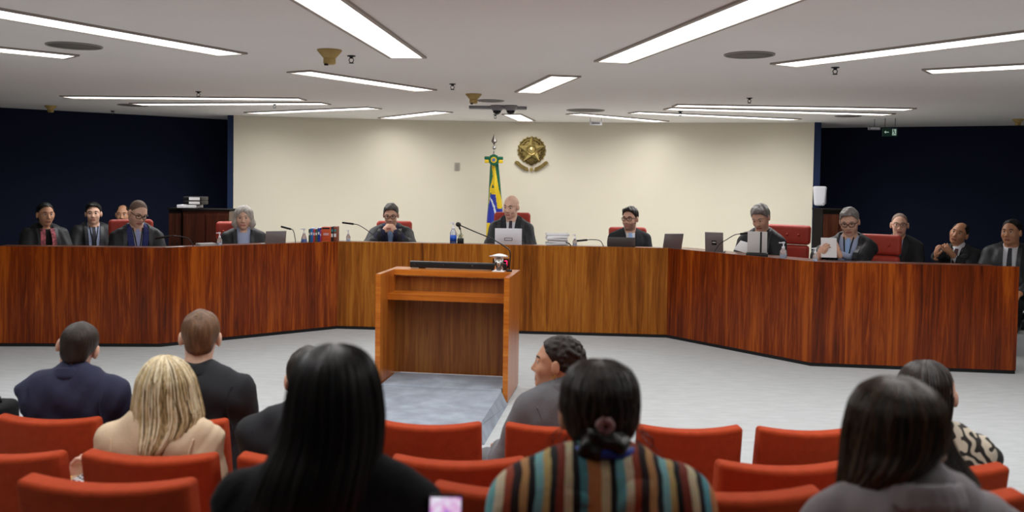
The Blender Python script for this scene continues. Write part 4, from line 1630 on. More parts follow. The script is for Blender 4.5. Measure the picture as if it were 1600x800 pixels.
# ---------------------------------------------------------------- the public, seen from behind
R1, R2, R3, R4 = (ROWS[i][1] for i in (1, 2, 3, 4))
P_ = {}
P_['navy'] = person('man in navy suit with thinning dark hair in the front row at left',
    122, 503, 4.15, R1, 180, 196, 4, 14, sit=0.485, S=1.0, sw=0.195, bulk=1.08, drop=0.12, poles=[(-0.2, -0.4, -1), (0.2, -0.4, -1)], skin_=SK_L, hair='crop_thin', hair_m=hair_mat('thin_brown', '#2c221b'), face=False, seed=21, cloth_res=0.009,
    outfit=dict(jacket=M_SUITN, back=True, trousers=M_SUITN))
P_['charcoal'] = person('man in charcoal suit with brown hair in the front row behind the blonde woman',
    313, 487, 4.2, R1, 180, 196, 0, 3, sit=0.485, S=1.03, sw=0.205, bulk=1.05, drop=0.15, poles=[(-0.2, -0.4, -1), (0.2, -0.4, -1)], skin_=SK_P, hair='crop_back', hair_m=H_BROWN, face=False, seed=22, cloth_res=0.009, lean=(0.04, 0.05),
    outfit=dict(jacket=M_SUITK, back=True))
d_c = 3.28
wc = [to_local(256, 558, d_c, R2, 180, at_d(113, 752, 3.30)), Vector((0.20, 0.20, 0.56))]
P_['blonde'] = person('woman with long blonde highlighted hair in a beige blazer in the second row',
    256, 560, d_c, R2, 180, 186, 4, 0, sit=0.485, S=0.98, sw=0.165, drop=0.105, skin_=SK_P, female=True, face=False, seed=23, cloth_res=0.008, wrists=wc, res=0.006,
    poles=[(-0.25, 0.0, -1.0), (0.15, -0.4, -1.0)], hand_pose={0: dict(fwd=(0.25, 0.1, 0.9), nrm=(-0.9, 0.3, 0.2), side=-1, curl=40)},
    outfit=dict(jacket=M_BEIGE, back=True, trousers=M_BEIGE, wr=0.011))
P_['hidden_grey'] = person('man in grey suit mostly hidden behind the woman with long black hair',
    484, 545, 3.38, R2, 180, 186, 4, 0, sit=0.485, S=1.0, sw=0.20, drop=0.12, poles=[(-0.1, -0.4, -1), (0.1, -0.4, -1)], skin_=SK_L, hair='crop_back', hair_m=H_DBROWN, face=False, seed=24,
    outfit=dict(jacket=M_SUITK, back=True))
P_['turned'] = person('woman in grey blazer with dark braided-up hair turning her head left in the front row',
    869, 530, 4.2, R1, -150, -98, -4, 4, sit=0.485, S=1.0, sw=0.18, bulk=1.0, lean=(0.02, 0.02), drop=0.115, thigh=0.50, skin_=SK_M, hair='curly_up', hair_m=hair_mat('curly', '#241a15', 0.5), female=True, seed=25, res=0.005, cloth_res=0.009,
    brow_m=H_DBROWN, outfit=dict(jacket=M_SUITG, back=True, trousers=M_SUITG, wr=0.009))
P_['black_hair'] = person('woman with very long straight black hair and black jacket in the nearest row',
    522, 545, 1.75, R4, 180, 180, 8, 0, sit=0.485, S=0.94, sw=0.158, bulk=1.0, lean=(0, -0.03), drop=0.125, poles=[(-0.05, -0.4, -1), (0.05, -0.4, -1)], skin_=SK_L, female=True, face=False, seed=26, res=0.008, cloth_res=0.009,
    outfit=dict(jacket=MATS['cloth_black'], back=True))
P_['grey_jacket'] = person('woman with long brown hair and a light grey jacket at the lower right',
    1408, 596, 1.78, R4, 180, 160, 6, 6, sit=0.485, S=0.94, sw=0.160, lean=(0, -0.02), drop=0.105, neck_fwd=0.05, poles=[(-0.05, -0.4, -1), (0.05, -0.4, -1)], skin_=SK_L, female=True, face=False, seed=27, res=0.008, cloth_res=0.008,
    outfit=dict(jacket=M_JKGREY, back=True, wr=0.014, collar=1.25))


def zebra_mat():
    m = bpy.data.materials.new('zebra_print'); m.use_nodes = True
    N, L = m.node_tree.nodes, m.node_tree.links
    b = N['Principled BSDF']; b.inputs['Roughness'].default_value = 0.75
    tc = N.new('ShaderNodeTexCoord')
    w = N.new('ShaderNodeTexWave'); w.inputs['Scale'].default_value = 11; w.inputs['Distortion'].default_value = 9; w.inputs['Detail'].default_value = 1
    w.inputs['Detail Scale'].default_value = 1.2
    mp = N.new('ShaderNodeMapping'); mp.inputs['Rotation'].default_value = (0, 0.6, 0.5)
    L.new(tc.outputs['Object'], mp.inputs[0]); L.new(mp.outputs[0], w.inputs[0])
    r = N.new('ShaderNodeValToRGB'); r.color_ramp.interpolation = 'CONSTANT'
    r.color_ramp.elements[0].color = lin('#1d1612'); r.color_ramp.elements[1].color = lin('#c9bda8'); r.color_ramp.elements[1].position = 0.5
    L.new(w.outputs['Fac'], r.inputs[0]); L.new(r.outputs[0], b.inputs['Base Color'])
    return m


P_['zebra'] = person('woman with long dark hair and a zebra print top in the second row at right',
    1457, 571, 3.33, R2, 180, 172, 4, 0, sit=0.485, S=0.98, sw=0.175, drop=0.14, skin_=SK_L, female=True, face=False, seed=28, cloth_res=0.009,
    outfit=dict(jacket=zebra_mat(), back=True, noseam=True))


def poncho_mat():
    m = bpy.data.materials.new('striped_poncho'); m.use_nodes = True
    N, L = m.node_tree.nodes, m.node_tree.links
    b = N['Principled BSDF']; b.inputs['Roughness'].default_value = 0.9
    tc = N.new('ShaderNodeTexCoord')
    sep = N.new('ShaderNodeSeparateXYZ'); L.new(tc.outputs['Object'], sep.inputs[0])
    nz = N.new('ShaderNodeTexNoise'); nz.inputs['Scale'].default_value = 9; L.new(tc.outputs['Object'], nz.inputs['Vector'])
    a = N.new('ShaderNodeMath'); a.operation = 'MULTIPLY_ADD'; a.inputs[1].default_value = 0.022
    L.new(nz.outputs['Fac'], a.inputs[0]); L.new(sep.outputs[0], a.inputs[2])
    # stripes run a little outward towards the hem
    zz = N.new('ShaderNodeMath'); zz.operation = 'MULTIPLY_ADD'; zz.inputs[1].default_value = 0.35; zz.inputs[2].default_value = 0.72
    L.new(sep.outputs[2], zz.inputs[0])
    mm = N.new('ShaderNodeMath'); mm.operation = 'MULTIPLY'; L.new(a.outputs[0], mm.inputs[0]); L.new(zz.outputs[0], mm.inputs[1])
    d = N.new('ShaderNodeMath'); d.operation = 'DIVIDE'; d.inputs[1].default_value = 0.27; L.new(mm.outputs[0], d.inputs[0])
    f = N.new('ShaderNodeMath'); f.operation = 'FRACT'
    L.new(d.outputs[0], f.inputs[0])
    r = N.new('ShaderNodeValToRGB'); r.color_ramp.interpolation = 'CONSTANT'
    stops = ['#d6c49a', '#101114', '#6fb2b8', '#e0d3b0', '#a8482a', '#2a1418', '#d09a62', '#0f1014', '#86c2c6', '#cdb070', '#121215', '#8a3422', '#dccca4', '#1a171c', '#5aa0ac', '#c07a44']
    e = r.color_ramp.elements
    e[0].color = lin(stops[0]); e[1].color = lin(stops[1]); e[1].position = 0.07
    pos = 0.07
    ws = [.05, .07, .07, .06, .06, .06, .05, .065, .055, .05, .06, .06, .05, .06]
    for c, w_ in zip(stops[2:], ws):
        pos += w_
        k = e.new(min(pos, 0.99)); k.color = lin(c)
    L.new(f.outputs[0], r.inputs[0])
    # woven flecks
    v = N.new('ShaderNodeTexNoise'); v.inputs['Scale'].default_value = 60; v.inputs['Detail'].default_value = 3
    L.new(tc.outputs['Object'], v.inputs['Vector'])
    mx = N.new('ShaderNodeMix'); mx.data_type = 'RGBA'; mx.blend_type = 'MULTIPLY'; mx.inputs['Factor'].default_value = 0.35
    L.new(r.outputs[0], mx.inputs['A']); L.new(v.outputs['Color'], mx.inputs['B'])
    L.new(mx.outputs['Result'], b.inputs['Base Color'])
    bp = N.new('ShaderNodeBump'); bp.inputs['Strength'].default_value = 0.5; bp.inputs['Distance'].default_value = 0.004
    L.new(v.outputs['Fac'], bp.inputs['Height']); L.new(bp.outputs[0], b.inputs['Normal'])
    return m


M_PONCHO = poncho_mat()
I = P_['poncho'] = person('woman in a multicoloured vertically striped knit poncho with dark hair in a low bun',
    938, 566, 1.95, R4, 180, 180, 10, 0, sit=0.485, S=0.95, sw=0.155, lean=(0, -0.05), drop=0.115, neck_fwd=0.05, wrists=[(-0.13, 0.17, 0.62), (0.13, 0.17, 0.62)], poles=[(-0.05, -0.4, -1), (0.05, -0.4, -1)], skin_=SK_M, female=True, face=False, seed=29, res=0.008, cloth_res=0.009,
    outfit=dict(trousers=MATS['cloth_black']))
pr = torso_prims(I, 0.024, 1.05) + arm_prims(I, 0.024, 0.9, 1.1)
for i, s in enumerate((-1, 1)):
    pr.append(C(I['SH'][i] + Vector((0, 0, 0.0)), I['EL'][i], 0.06, 0.09, 0.06))
    pr.append(C(I['NB'] + Vector((s * 0.05, -0.03, -0.01)), I['SH'][i], 0.06, 0.06, 0.05))
blob_obj('poncho', pr, 0.009, M_PONCHO, I['root'], noise=wrinkles(0.008, 5, 34, 10))
# thick cowl folds and a blue lanyard at the nape
fold = [E_(I['NB'] + Vector((s * 0.06, -0.085 - 0.0 * abs(s), -0.015)), (0.07, 0.035, 0.03), [list(r) for r in (Matrix.Rotation(-s * 0.5, 3, 'Y') @ Matrix.Rotation(s * 0.5, 3, 'Z'))], 0.02) for s in (-1, 1)]
fold += [E_(I['NB'] + Vector((0.0, -0.10, -0.06)), (0.10, 0.03, 0.022), None, 0.02), T_(I['NB'] + Vector((0, -0.01, 0.02)), [list(r) for r in rot(0, -14, 0)], 0.075, 0.022, 0.02)]
blob_obj('cowl', fold, 0.007, M_PONCHO, I['root'], noise=wrinkles(0.005, 9, 50, 40))
w = MB()
w.tube([tuple(I['NB'] + Vector((math.sin(a) * 0.066, -0.015 - math.cos(a) * 0.066, 0.052 + 0.012 * math.cos(a)))) for a in np.linspace(-1.9, 1.9, 15)], 0.006, 6, flat=2.0)
w.build('lanyard', mat('lanyard_blue', '#1f3fa6', 0.5), I['root'])


def sil(I, d, rows, floor):
    """hair levels from the outline in the picture: (row, x left, x right, front depth, back depth, centre y)"""
    out = []
    for (y, xl, xr, rf, rb, cy) in rows:
        dr = d + cy - (rb - rf) * 0.3
        a, b = at_d(xl, y, dr), at_d(xr, y, dr)
        c = (a + b) / 2 - I['root'].location
        out.append((c.z, c.x, cy, (b - a).length / 2, rf, rb))
    return out


HM_BLACK = strand_mat('long_black', '#070606', '#121010', '#241f1d', 0.36)
HM_BLONDE = strand_mat('blonde', '#5c4a2e', '#c4aa78', '#f0e4c4', 0.45)
HM_BROWN = strand_mat('long_brown', '#0f0a08', '#24180f', '#5a4029', 0.4)
HM_DARK = strand_mat('long_dark', '#0b0807', '#1c1410', '#3a2a20', 0.4)
I = P_['black_hair']
loft_hair('hair', I, sil(I, 1.75, [(537, 516, 528, 0.01, 0.01, -0.01), (541, 494, 552, 0.03, 0.05, -0.01), (552, 474, 570, 0.04, 0.085, -0.01), (575, 458, 585, 0.045, 0.11, -0.01), (610, 449, 592, 0.04, 0.125, -0.01),
      (650, 443, 596, 0.03, 0.125, -0.015), (690, 430, 594, 0.02, 0.12, -0.03), (730, 412, 588, 0.02, 0.12, -0.05), (770, 396, 580, 0.02, 0.115, -0.065), (820, 380, 572, 0.02, 0.11, -0.07), (900, 380, 560, 0.02, 0.09, -0.07)], R4),
      HM_BLACK, nstr=520, seed=31, groove=0.006, face_gap=0.9, rad=0.0016, tip_var=0.04)
I = P_['blonde']
loft_hair('hair', I, sil(I, 3.28, [(555, 253, 262, 0.01, 0.01, 0), (559, 240, 275, 0.03, 0.05, 0), (570, 227, 290, 0.04, 0.085, 0), (592, 214, 302, 0.04, 0.115, 0), (620, 208, 308, 0.035, 0.125, 0), (650, 204, 314, 0.02, 0.125, -0.01),
      (672, 206, 306, 0.02, 0.125, -0.03), (692, 209, 288, 0.02, 0.12, -0.05), (706, 214, 272, 0.02, 0.10, -0.07), (716, 222, 258, 0.02, 0.06, -0.10)], R2),
      HM_BLONDE, nstr=420, seed=32, groove=0.012, face_gap=0.9, rad=0.0030, tip_var=0.05, wave=0.015)
I = P_['zebra']
loft_hair('hair', I, sil(I, 3.28, [(567, 1452, 1461, 0.01, 0.01, 0), (570, 1438, 1476, 0.03, 0.05, 0), (580, 1424, 1490, 0.04, 0.085, 0), (600, 1415, 1498, 0.04, 0.115, 0), (630, 1415, 1498, 0.03, 0.12, 0), (660, 1416, 1494, 0.02, 0.12, -0.01),
      (690, 1414, 1490, 0.02, 0.12, -0.03), (720, 1412, 1486, 0.02, 0.11, -0.05), (740, 1416, 1480, 0.02, 0.09, -0.06)], R2),
      HM_DARK, nstr=320, seed=33, groove=0.006, face_gap=0.9, rad=0.0022, tip_var=0.04)
I = P_['grey_jacket']
loft_hair('hair', I, sil(I, 1.78, [(588, 1392, 1404, 0.01, 0.01, 0), (592, 1372, 1430, 0.03, 0.05, 0), (606, 1350, 1456, 0.05, 0.09, 0), (632, 1334, 1474, 0.05, 0.115, 0), (665, 1327, 1482, 0.04, 0.12, 0), (695, 1324, 1476, 0.03, 0.12, 0),
      (718, 1322, 1442, 0.03, 0.12, -0.005), (738, 1318, 1412, 0.03, 0.105, -0.01), (756, 1314, 1382, 0.03, 0.085, -0.01), (776, 1312, 1348, 0.03, 0.05, -0.02)], R4),
      HM_BROWN, nstr=620, seed=34, groove=0.010, face_gap=0.8, rad=0.0016, tip_var=0.04, wave=0.03)
loft_hair('hair_lock', I, sil(I, 1.74, [(626, 1444, 1464, 0.02, 0.04, 0.02), (650, 1440, 1482, 0.04, 0.06, 0.02), (680, 1440, 1492, 0.05, 0.06, 0.03), (705, 1446, 1504, 0.05, 0.06, 0.04), (728, 1460, 1518, 0.05, 0.05, 0.05), (748, 1484, 1534, 0.04, 0.04, 0.06), (766, 1512, 1546, 0.03, 0.03, 0.07)], R4),
      HM_BROWN, nstr=200, seed=36, groove=0.012, rad=0.0016, tip_var=0.10, wave=0.03, nlev=30)
I = P_['poncho']
loft_hair('hair', I, sil(I, 1.95, [(561, 932, 944, 0.01, 0.01, 0), (565, 912, 964, 0.03, 0.05, 0), (578, 892, 986, 0.04, 0.085, 0), (600, 880, 997, 0.05, 0.11, 0), (630, 876, 1000, 0.05, 0.12, 0), (655, 879, 997, 0.045, 0.115, 0),
      (674, 886, 991, 0.04, 0.10, 0), (690, 899, 978, 0.04, 0.085, 0), (706, 912, 965, 0.03, 0.07, 0)], R4), HM_DARK, nstr=460, seed=35, groove=0.010, face_gap=1.0, rad=0.0016, wave=0.10)
c = at_d(938, 680, 1.95) - I['root'].location
bun = [E_((c.x, -0.10, c.z + 0.012), (0.050, 0.035, 0.036), None, 0.02)]
rg = np.random.default_rng(8)
for k in range(26):
    a = rg.uniform(0, 6.28); q = rg.uniform(0.3, 1)
    bun.append(E_((c.x + math.cos(a) * 0.05 * q, -0.115 + rg.uniform(-.02, .02), c.z + 0.008 + math.sin(a) * 0.032 * q), (0.02, 0.014, 0.013), [list(r) for r in rot(rg.uniform(0, 180), 0, rg.uniform(0, 180))], 0.008))
blob_obj('hair_bun', bun, 0.005, HM_DARK, I['root'])
sc_ = at_d(937, 645, 1.95) - I['root'].location
blob_obj('scrunchie', [T_((sc_.x, -0.122, sc_.z + 0.004), [list(r) for r in Matrix.Rotation(math.pi / 2, 3, 'X')], 0.012, 0.0085, 0.006)], 0.003, mat('scrunchie_pink', '#a98686', 0.8), I['root'],
         noise=wrinkles(0.004, 4, 200, 200))
# loose wisps round the nape
w = MB()
for k in range(26):
    s = -1 if k % 2 else 1
    y0_ = rg.uniform(660, 700)
    x0_ = 938 + s * rg.uniform(48, 62)
    p0 = at_d(x0_, y0_, 1.95) - I['root'].location
    p1 = at_d(x0_ + s * rg.uniform(5, 30), y0_ + rg.uniform(10, 30), 1.95) - I['root'].location
    p2 = at_d(x0_ + s * rg.uniform(8, 50), y0_ + rg.uniform(25, 60), 1.95) - I['root'].location
    w.tube([p0, p1 + Vector((0, -0.02, 0)), p2 + Vector((0, -0.03, 0))], [0.0012, 0.001, 0.0005], 3)
o = w.build('hair_wisps', HM_DARK, I['root']); o['kind'] = 'stuff'

# details on single people
I = P_['blonde']
wr, el = I['W'][0], I['EL'][0]
dv = (wr - el).normalized()
q = dv.to_track_quat('Z', 'Y').to_matrix().to_4x4()
w = MB(); w.lathe([(0.040, -0.012), (0.043, 0), (0.040, 0.012), (0.034, 0.012), (0.034, -0.012), (0.040, -0.012)], 20, T=Matrix.Translation(wr + dv * -0.005) @ q)
w.build('bracelet', mat('gold', '#c99a3a', 0.25, 1.0), I['root'])
w = MB(); w.lathe([(0.052, -0.045), (0.055, 0.0), (0.050, 0.045), (0.045, 0.045), (0.045, -0.045), (0.052, -0.045)], 20, T=Matrix.Translation(wr - dv * 0.075) @ q)


def check_mat():
    m = bpy.data.materials.new('cuff_print'); m.use_nodes = True
    N, L = m.node_tree.nodes, m.node_tree.links
    b = N['Principled BSDF']; b.inputs['Roughness'].default_value = 0.8
    v = N.new('ShaderNodeTexVoronoi'); v.inputs['Scale'].default_value = 90
    tc = N.new('ShaderNodeTexCoord'); L.new(tc.outputs['Object'], v.inputs['Vector'])
    r = N.new('ShaderNodeValToRGB'); r.color_ramp.interpolation = 'CONSTANT'
    r.color_ramp.elements[0].color = lin('#20242c'); r.color_ramp.elements[1].color = lin('#d8dade'); r.color_ramp.elements[1].position = 0.42
    L.new(v.outputs['Distance'], r.inputs[0]); L.new(r.outputs[0], b.inputs['Base Color'])
    return m


w.build('cuff', check_mat(), I['root'])
I = P_['turned']
w = MB()
for s in (-1,):
    e = I['HP'](s * 0.083, -0.002, -0.038)
    w.tube([(e[0] + 0.0, e[1] + 0.011 * math.cos(a), e[2] - 0.008 + 0.011 * math.sin(a)) for a in np.linspace(0, 6.283, 13)], 0.0022, 6)
e = I['HP'](0.083, -0.002, -0.038)
w.tube([(e[0] + 0.0, e[1] + 0.011 * math.cos(a), e[2] - 0.008 + 0.011 * math.sin(a)) for a in np.linspace(0, 6.283, 13)], 0.0022, 6)
w.build('earring', MATS['gold'], I['root'])

# ---------------------------------------------------------------- public seats
M_RED = mat('seat_red', '#b04424', 0.85, bump=0.3, bscale=260, var=0.08, vscale=30, spec=0.15)
M_REDL = mat('leather_red', '#b23a2a', 0.5, bump=0.15, bscale=60, var=0.06, vscale=14)
CH_H = 0.84


def seat_proto():
    t = thing('auditorium_chair', 'x', 'chair')
    W_ = 0.462
    zc, hh = CH_H - 0.25, 0.50

    def bend(x, y, z):
        u = x / (W_ / 2)
        y2 = y + 0.030 * u * u - 0.10 * (z / hh)
        z2 = z + (0.016 * (u * u - 0.3) if z > 0 else 0)
        return (x * (1 - 0.02 * (z / hh)), y2, z2)
    w = MB(); w.rbox((0, 0, zc), (W_, 0.085, hh), 0.020, 3, (8, 2, 4), deform=bend); w.build('backrest', M_RED, t)
    w = MB(); w.rbox((0, 0.29, 0.285), (0.50, 0.44, 0.10), 0.035, 3, (3, 3, 1)); w.build('seat', M_RED, t)
    for s in (-1, 1):
        w = MB(); w.rbox((s * 0.20, 0.20, 0.12), (0.035, 0.22, 0.232), 0.008, 1); w.build('leg', M_DARKMETAL, t)
        w = MB(); w.rbox((s * 0.20, 0.22, 0.006), (0.06, 0.34, 0.012), 0.004, 1); w.build('foot', M_DARKMETAL, t)
        w = MB(); w.box((s * 0.19, 0.075, 0.36), (0.03, 0.05, 0.22)); w.build('bracket', M_DARKMETAL, t)
    return t


SEATS = [  # row, picture column of the backrest centre, turn, label
    (1, 80, 'red auditorium chair of the man in the navy suit'),
    (1, 277, 'red auditorium chair of the man in charcoal, mostly behind the blonde woman'),
    (1, 474, 'red front-row auditorium chair hidden behind the woman with black hair'),
    (1, 672, 'empty red front-row auditorium chair straight before the carpeted step'),
    (1, 871, 'red auditorium chair of the woman turning her head left'),
    (1, 1076, 'empty red front-row auditorium chair right of the poncho woman'),
    (1, 1262, 'empty red front-row auditorium chair left of the brown-haired woman'),
    (2, 2, 'empty red second-row auditorium chair at the left picture edge'),
    (2, 239, 'red auditorium chair of the blonde woman in beige'),
    (2, 480, 'red auditorium chair of the man hidden by the black-haired woman'),
    (2, 718, 'empty red second-row auditorium chair between the black-haired woman and the poncho'),
    (2, 1222, 'empty red second-row auditorium chair right of the poncho woman'),
    (2, 1466, 'red auditorium chair of the woman in the zebra print top'),
    (3, 174, 'empty red auditorium chair nearest the camera at the lower left'),
    (3, 815, 'empty red third-row auditorium chair behind the lit phone'),
    (3, 1146, 'empty red third-row auditorium chair at the right hem of the poncho'),
    (3, 1460, 'empty red third-row auditorium chair at the lower right corner'),
    (4, 455, 'red auditorium chair of the woman with long black hair'),
    (4, 955, 'red auditorium chair of the woman in the striped poncho'),
    (4, 1455, 'red auditorium chair of the woman in the light grey jacket')]
proto = seat_proto()
for k, (row, px, lab) in enumerate(SEATS):
    o = proto if k == 0 else copy_tree(proto)
    dd, zf = ROWS[row]
    p = at_d(px, 660, dd)
    o.location = (p.x, dd, zf)
    o.rotation_euler = (0, 0, 0.05 * (p.x / 1.5))
    tag(o, lab, 'chair', 'red auditorium chairs of the public')

# black bag on the seat beyond the left edge, its rounded top in view
p = at_d(-12, 640, 4.15)
bag = thing('black_bag', 'rounded black bag top at the left picture edge beside the navy suit', 'bag', (p.x, p.y, -0.22))
w = MB(); w.rbox((0, 0, 0.42), (0.16, 0.22, 0.84), 0.035, 3); w.build('body', MATS['cloth_black'], bag)
w = MB(); w.tube([(-0.04, 0, 0.835), (-0.035, 0, 0.862), (0.035, 0, 0.862), (0.04, 0, 0.835)], 0.008, 8); w.build('handle', M_BLACK, bag)

# lit phone held low in front of the woman with black hair
p = at_d(694, 779, 1.62)
ph = thing('mobile_phone', 'mobile phone with a lit pinkish screen at the bottom edge', 'phone', (p.x, p.y, p.z - 0.14))
Tp = Matrix.Rotation(-0.35, 4, 'X')
w = MB(); w.rbox((0, 0, 0.07), (0.064, 0.008, 0.14), 0.0035, 2, T=Tp); w.build('case', M_BLACK, ph)


def screen_mat():
    m = bpy.data.materials.new('phone_screen'); m.use_nodes = True
    N, L = m.node_tree.nodes, m.node_tree.links
    b = N['Principled BSDF']; b.inputs['Roughness'].default_value = 0.2
    tc = N.new('ShaderNodeTexCoord'); n = N.new('ShaderNodeTexNoise'); n.inputs['Scale'].default_value = 40
    L.new(tc.outputs['Object'], n.inputs['Vector'])
    r = N.new('ShaderNodeValToRGB'); e = r.color_ramp.elements
    e[0].color = lin('#5b6fe0'); e[0].position = 0.35; e[1].color = lin('#e8e4f2'); e[1].position = 0.7
    k = e.new(0.5); k.color = lin('#d890cf')
    L.new(n.outputs['Fac'], r.inputs[0]); L.new(r.outputs[0], b.inputs['Emission Color']); b.inputs['Emission Strength'].default_value = 0.9
    b.inputs['Base Color'].default_value = (0.02, 0.02, 0.02, 1)
    return m


w = MB(); w.box((0, -0.0045, 0.07), (0.058, 0.001, 0.128), T=Tp); w.build('screen', screen_mat(), ph)

# ---------------------------------------------------------------- red leather chairs of the judges and chairs of the aides
def armchair(I, yaw, floor, topz, label, m, width=0.54, group='red leather chairs behind the bench', dx=0.0, tufts=True, back=0.30, cpx=None):
    r = I['root'].location
    t = thing('leather_chair', label, 'chair', (r.x, r.y, floor), math.radians(180 + yaw), group)
    hip = I['hip']
    if cpx is not None:
        th = math.radians(180 + yaw)
        bw = Vector((r.x - math.sin(th) * (hip.y - back), r.y + math.cos(th) * (hip.y - back), 0))
        want = at_d(cpx, 360, bw.y)
        t.location.x += want.x - bw.x
    sz = hip.z - 0.165                       # seat top
    hz = topz - floor
    by = hip.y - back
    zl = sz + 0.02
    hh = hz - zl
    for k, (za, zb) in enumerate(((zl, hz - 0.225), (hz - 0.22, hz))):
        w = MB()
        w.rbox((dx, by - 0.04 * k, (za + zb) / 2), (width * (1 if k else 0.96), 0.12, zb - za), 0.04, 3, (5, 1, 3),
               deform=lambda x, y, z: (x, y + 0.03 * (x / 0.27) ** 2 - 0.10 * z, z))
        p = w.build('back_cushion', m, t)
        if tufts and k:
            for s in (-1, 0, 1):
                b = MB(); b.lathe([(0.0, 0.018), (0.012, 0.014), (0.016, 0.0), (0.0, 0.0)][::-1], 10,
                                  T=Matrix.Translation((dx + s * 0.13, by + 0.025 + 0.03 * (s * .13 / .27) ** 2, (za + zb) / 2)) @ Matrix.Rotation(-math.pi / 2, 4, 'X'))
                b.build('button', m, p)
    w = MB(); w.rbox((dx, hip.y + 0.0, sz - 0.06), (width * 0.95, 0.52, 0.12), 0.04, 3, (3, 3, 1)); w.build('seat', m, t)
    w = MB(); w.lathe([(0.03, 0.06), (0.03, sz - 0.115)], 14, (dx, hip.y, 0)); w.build('column', M_DARKMETAL, t)
    w = MB()
    for k in range(5):
        a = k * 2 * math.pi / 5
        w.tube([(dx, hip.y, 0.07), (dx + 0.21 * math.cos(a), hip.y + 0.21 * math.sin(a), 0.035)], [0.028, 0.018], 8)
        w.lathe([(0.025, 0), (0.03, 0.02), (0.02, 0.045)], 10, (dx + 0.21 * math.cos(a), hip.y + 0.21 * math.sin(a), 0))
    w.build('star_base', M_DARKMETAL, t)
    return t


for key, yaw, px, topy, lab, kw in (
        ('glasses_blue', 28, 190, 343, 'red leather chair behind the man in the blue suit', dict(cpx=205, width=0.46)),
        ('grey_lady', 18, 355, 346, 'red leather chair behind the silver-haired woman', dict(cpx=367, width=0.42)),
        ('clasped', 4, 616, 346, 'red leather chair behind the man with clasped hands', dict(cpx=616, width=0.45)),
        ('bald', -4, 800, 332, 'red leather chair behind the bald man in front of the flag', dict(cpx=800, width=0.45)),
        ('clerk', 0, 981, 355, 'red leather chair behind the man with the light blue tie', dict(cpx=981, width=0.46)),
        ('wavy_grey', -32, 1240, 352, 'tufted red leather chair behind the man with wavy grey hair', dict(back=0.36, width=.50, cpx=1231)),
        ('reader', -30, 1385, 367, 'tufted red leather chair behind the man holding a sheet', dict(back=0.36, width=.50, cpx=1370))):
    I = J[key]
    zt = at_d(px, topy, I['root'].location.y + 0.3).z
    armchair(I, yaw, DAIS, zt, lab, M_REDL, **kw)
for key, yaw, lab in (('scarf', 42, 'dark chair of the woman with the floral scarf'), ('aide', 30, 'dark chair of the young man in the dark robe'),
                      ('hidden', 20, 'dark chair of the half-hidden man at left'), ('shaved', -28, 'dark chair of the man with the shaved head'),
                      ('gesture', -36, 'dark chair of the gesturing man'), ('corner', -34, 'dark chair of the broad man at the far right')):
    I = A_[key]
    armchair(I, yaw, DAIS, DAIS + I['hip'].z + 0.30, lab, mat('leather_dark', '#15141a', 0.5), 0.48, 'dark chairs along the navy walls', tufts=False)

# ---------------------------------------------------------------- things on the judges' desk
M_CLEAR = mat('clear_plastic', '#eef2f6', 0.08, trans=0.9, ior=1.3)
M_BLUELIQ = mat('blue_gel', '#2d62c8', 0.15, trans=0.3)


def sanitizer(px, topy, back, label, blue=False, fat=1.0, cone=False, lift=0.0):
    p, a = desk_pt(px, back)
    p.z += lift
    zt = at_d(px, topy, p.y).z - DESK - lift
    t = thing('sanitizer_bottle', label, 'bottle', p, 0, 'pump bottles on the bench')
    H = zt
    r = H * 0.15 * fat
    hb = H * 0.66
    w = MB()
    if cone:
        w.lathe([(r * 1.25, 0), (r * 1.3, 0.01), (r * 0.9, hb * .7), (r * 0.45, hb), (r * .4, hb + 0.01)], 18)
    else:
        w.lathe([(r * .95, 0), (r, 0.006), (r, hb * 0.78), (r * .5, hb), (r * .45, hb + .006)], 18)
    w.build('flask', M_CLEAR, t)
    w = MB()
    fill = 0.55
    w.lathe([(0, 0.003), (r * (1.2 if cone else 0.93), 0.004), (r * (.95 if cone else .93), hb * fill), (0, hb * fill)], 18)
    w.build('gel', M_BLUELIQ if blue else mat('pale_gel', '#c9d3e6', 0.2, trans=0.4), t)
    if blue and not cone:
        w = MB(); w.lathe([(r * 1.015, hb * .22), (r * 1.015, hb * .62)], 18); w.build('sticker', mat('bottle_sticker', '#1c55c0', 0.5), t)
    w = MB()
    w.lathe([(r * .5, hb), (r * .5, hb + H * .10), (r * .2, hb + H * .11), (r * .2, H * .92)], 12)
    w.box((0, 0, H * .955), (r * .7, r * .7, H * .08))
    w.box((-r * .7, 0, H * .95), (r * 1.3, r * .35, H * .05))
    w.build('pump', M_WHITE, t)
    return t


sanitizer(343, 363, 0.12, 'small pump bottle beside the silver-haired woman')
sanitizer(475, 357, 0.16, 'conical pump bottle with blue gel left of the books', True, 1.1, True)
sanitizer(544, 359, 0.16, 'small clear pump bottle right of the books')
sanitizer(708, 347, 0.22, 'tall pump bottle with blue gel on the black tray', True, 1.0, lift=0.018)
sanitizer(898, 366, 0.14, 'small clear pump bottle right of the paper stack')
sanitizer(1224, 378, 0.14, 'pump bottle with pale gel before the wavy-haired man', False, 1.15)
sanitizer(1274, 387, 0.10, 'small pump bottle beside the held white sheet')


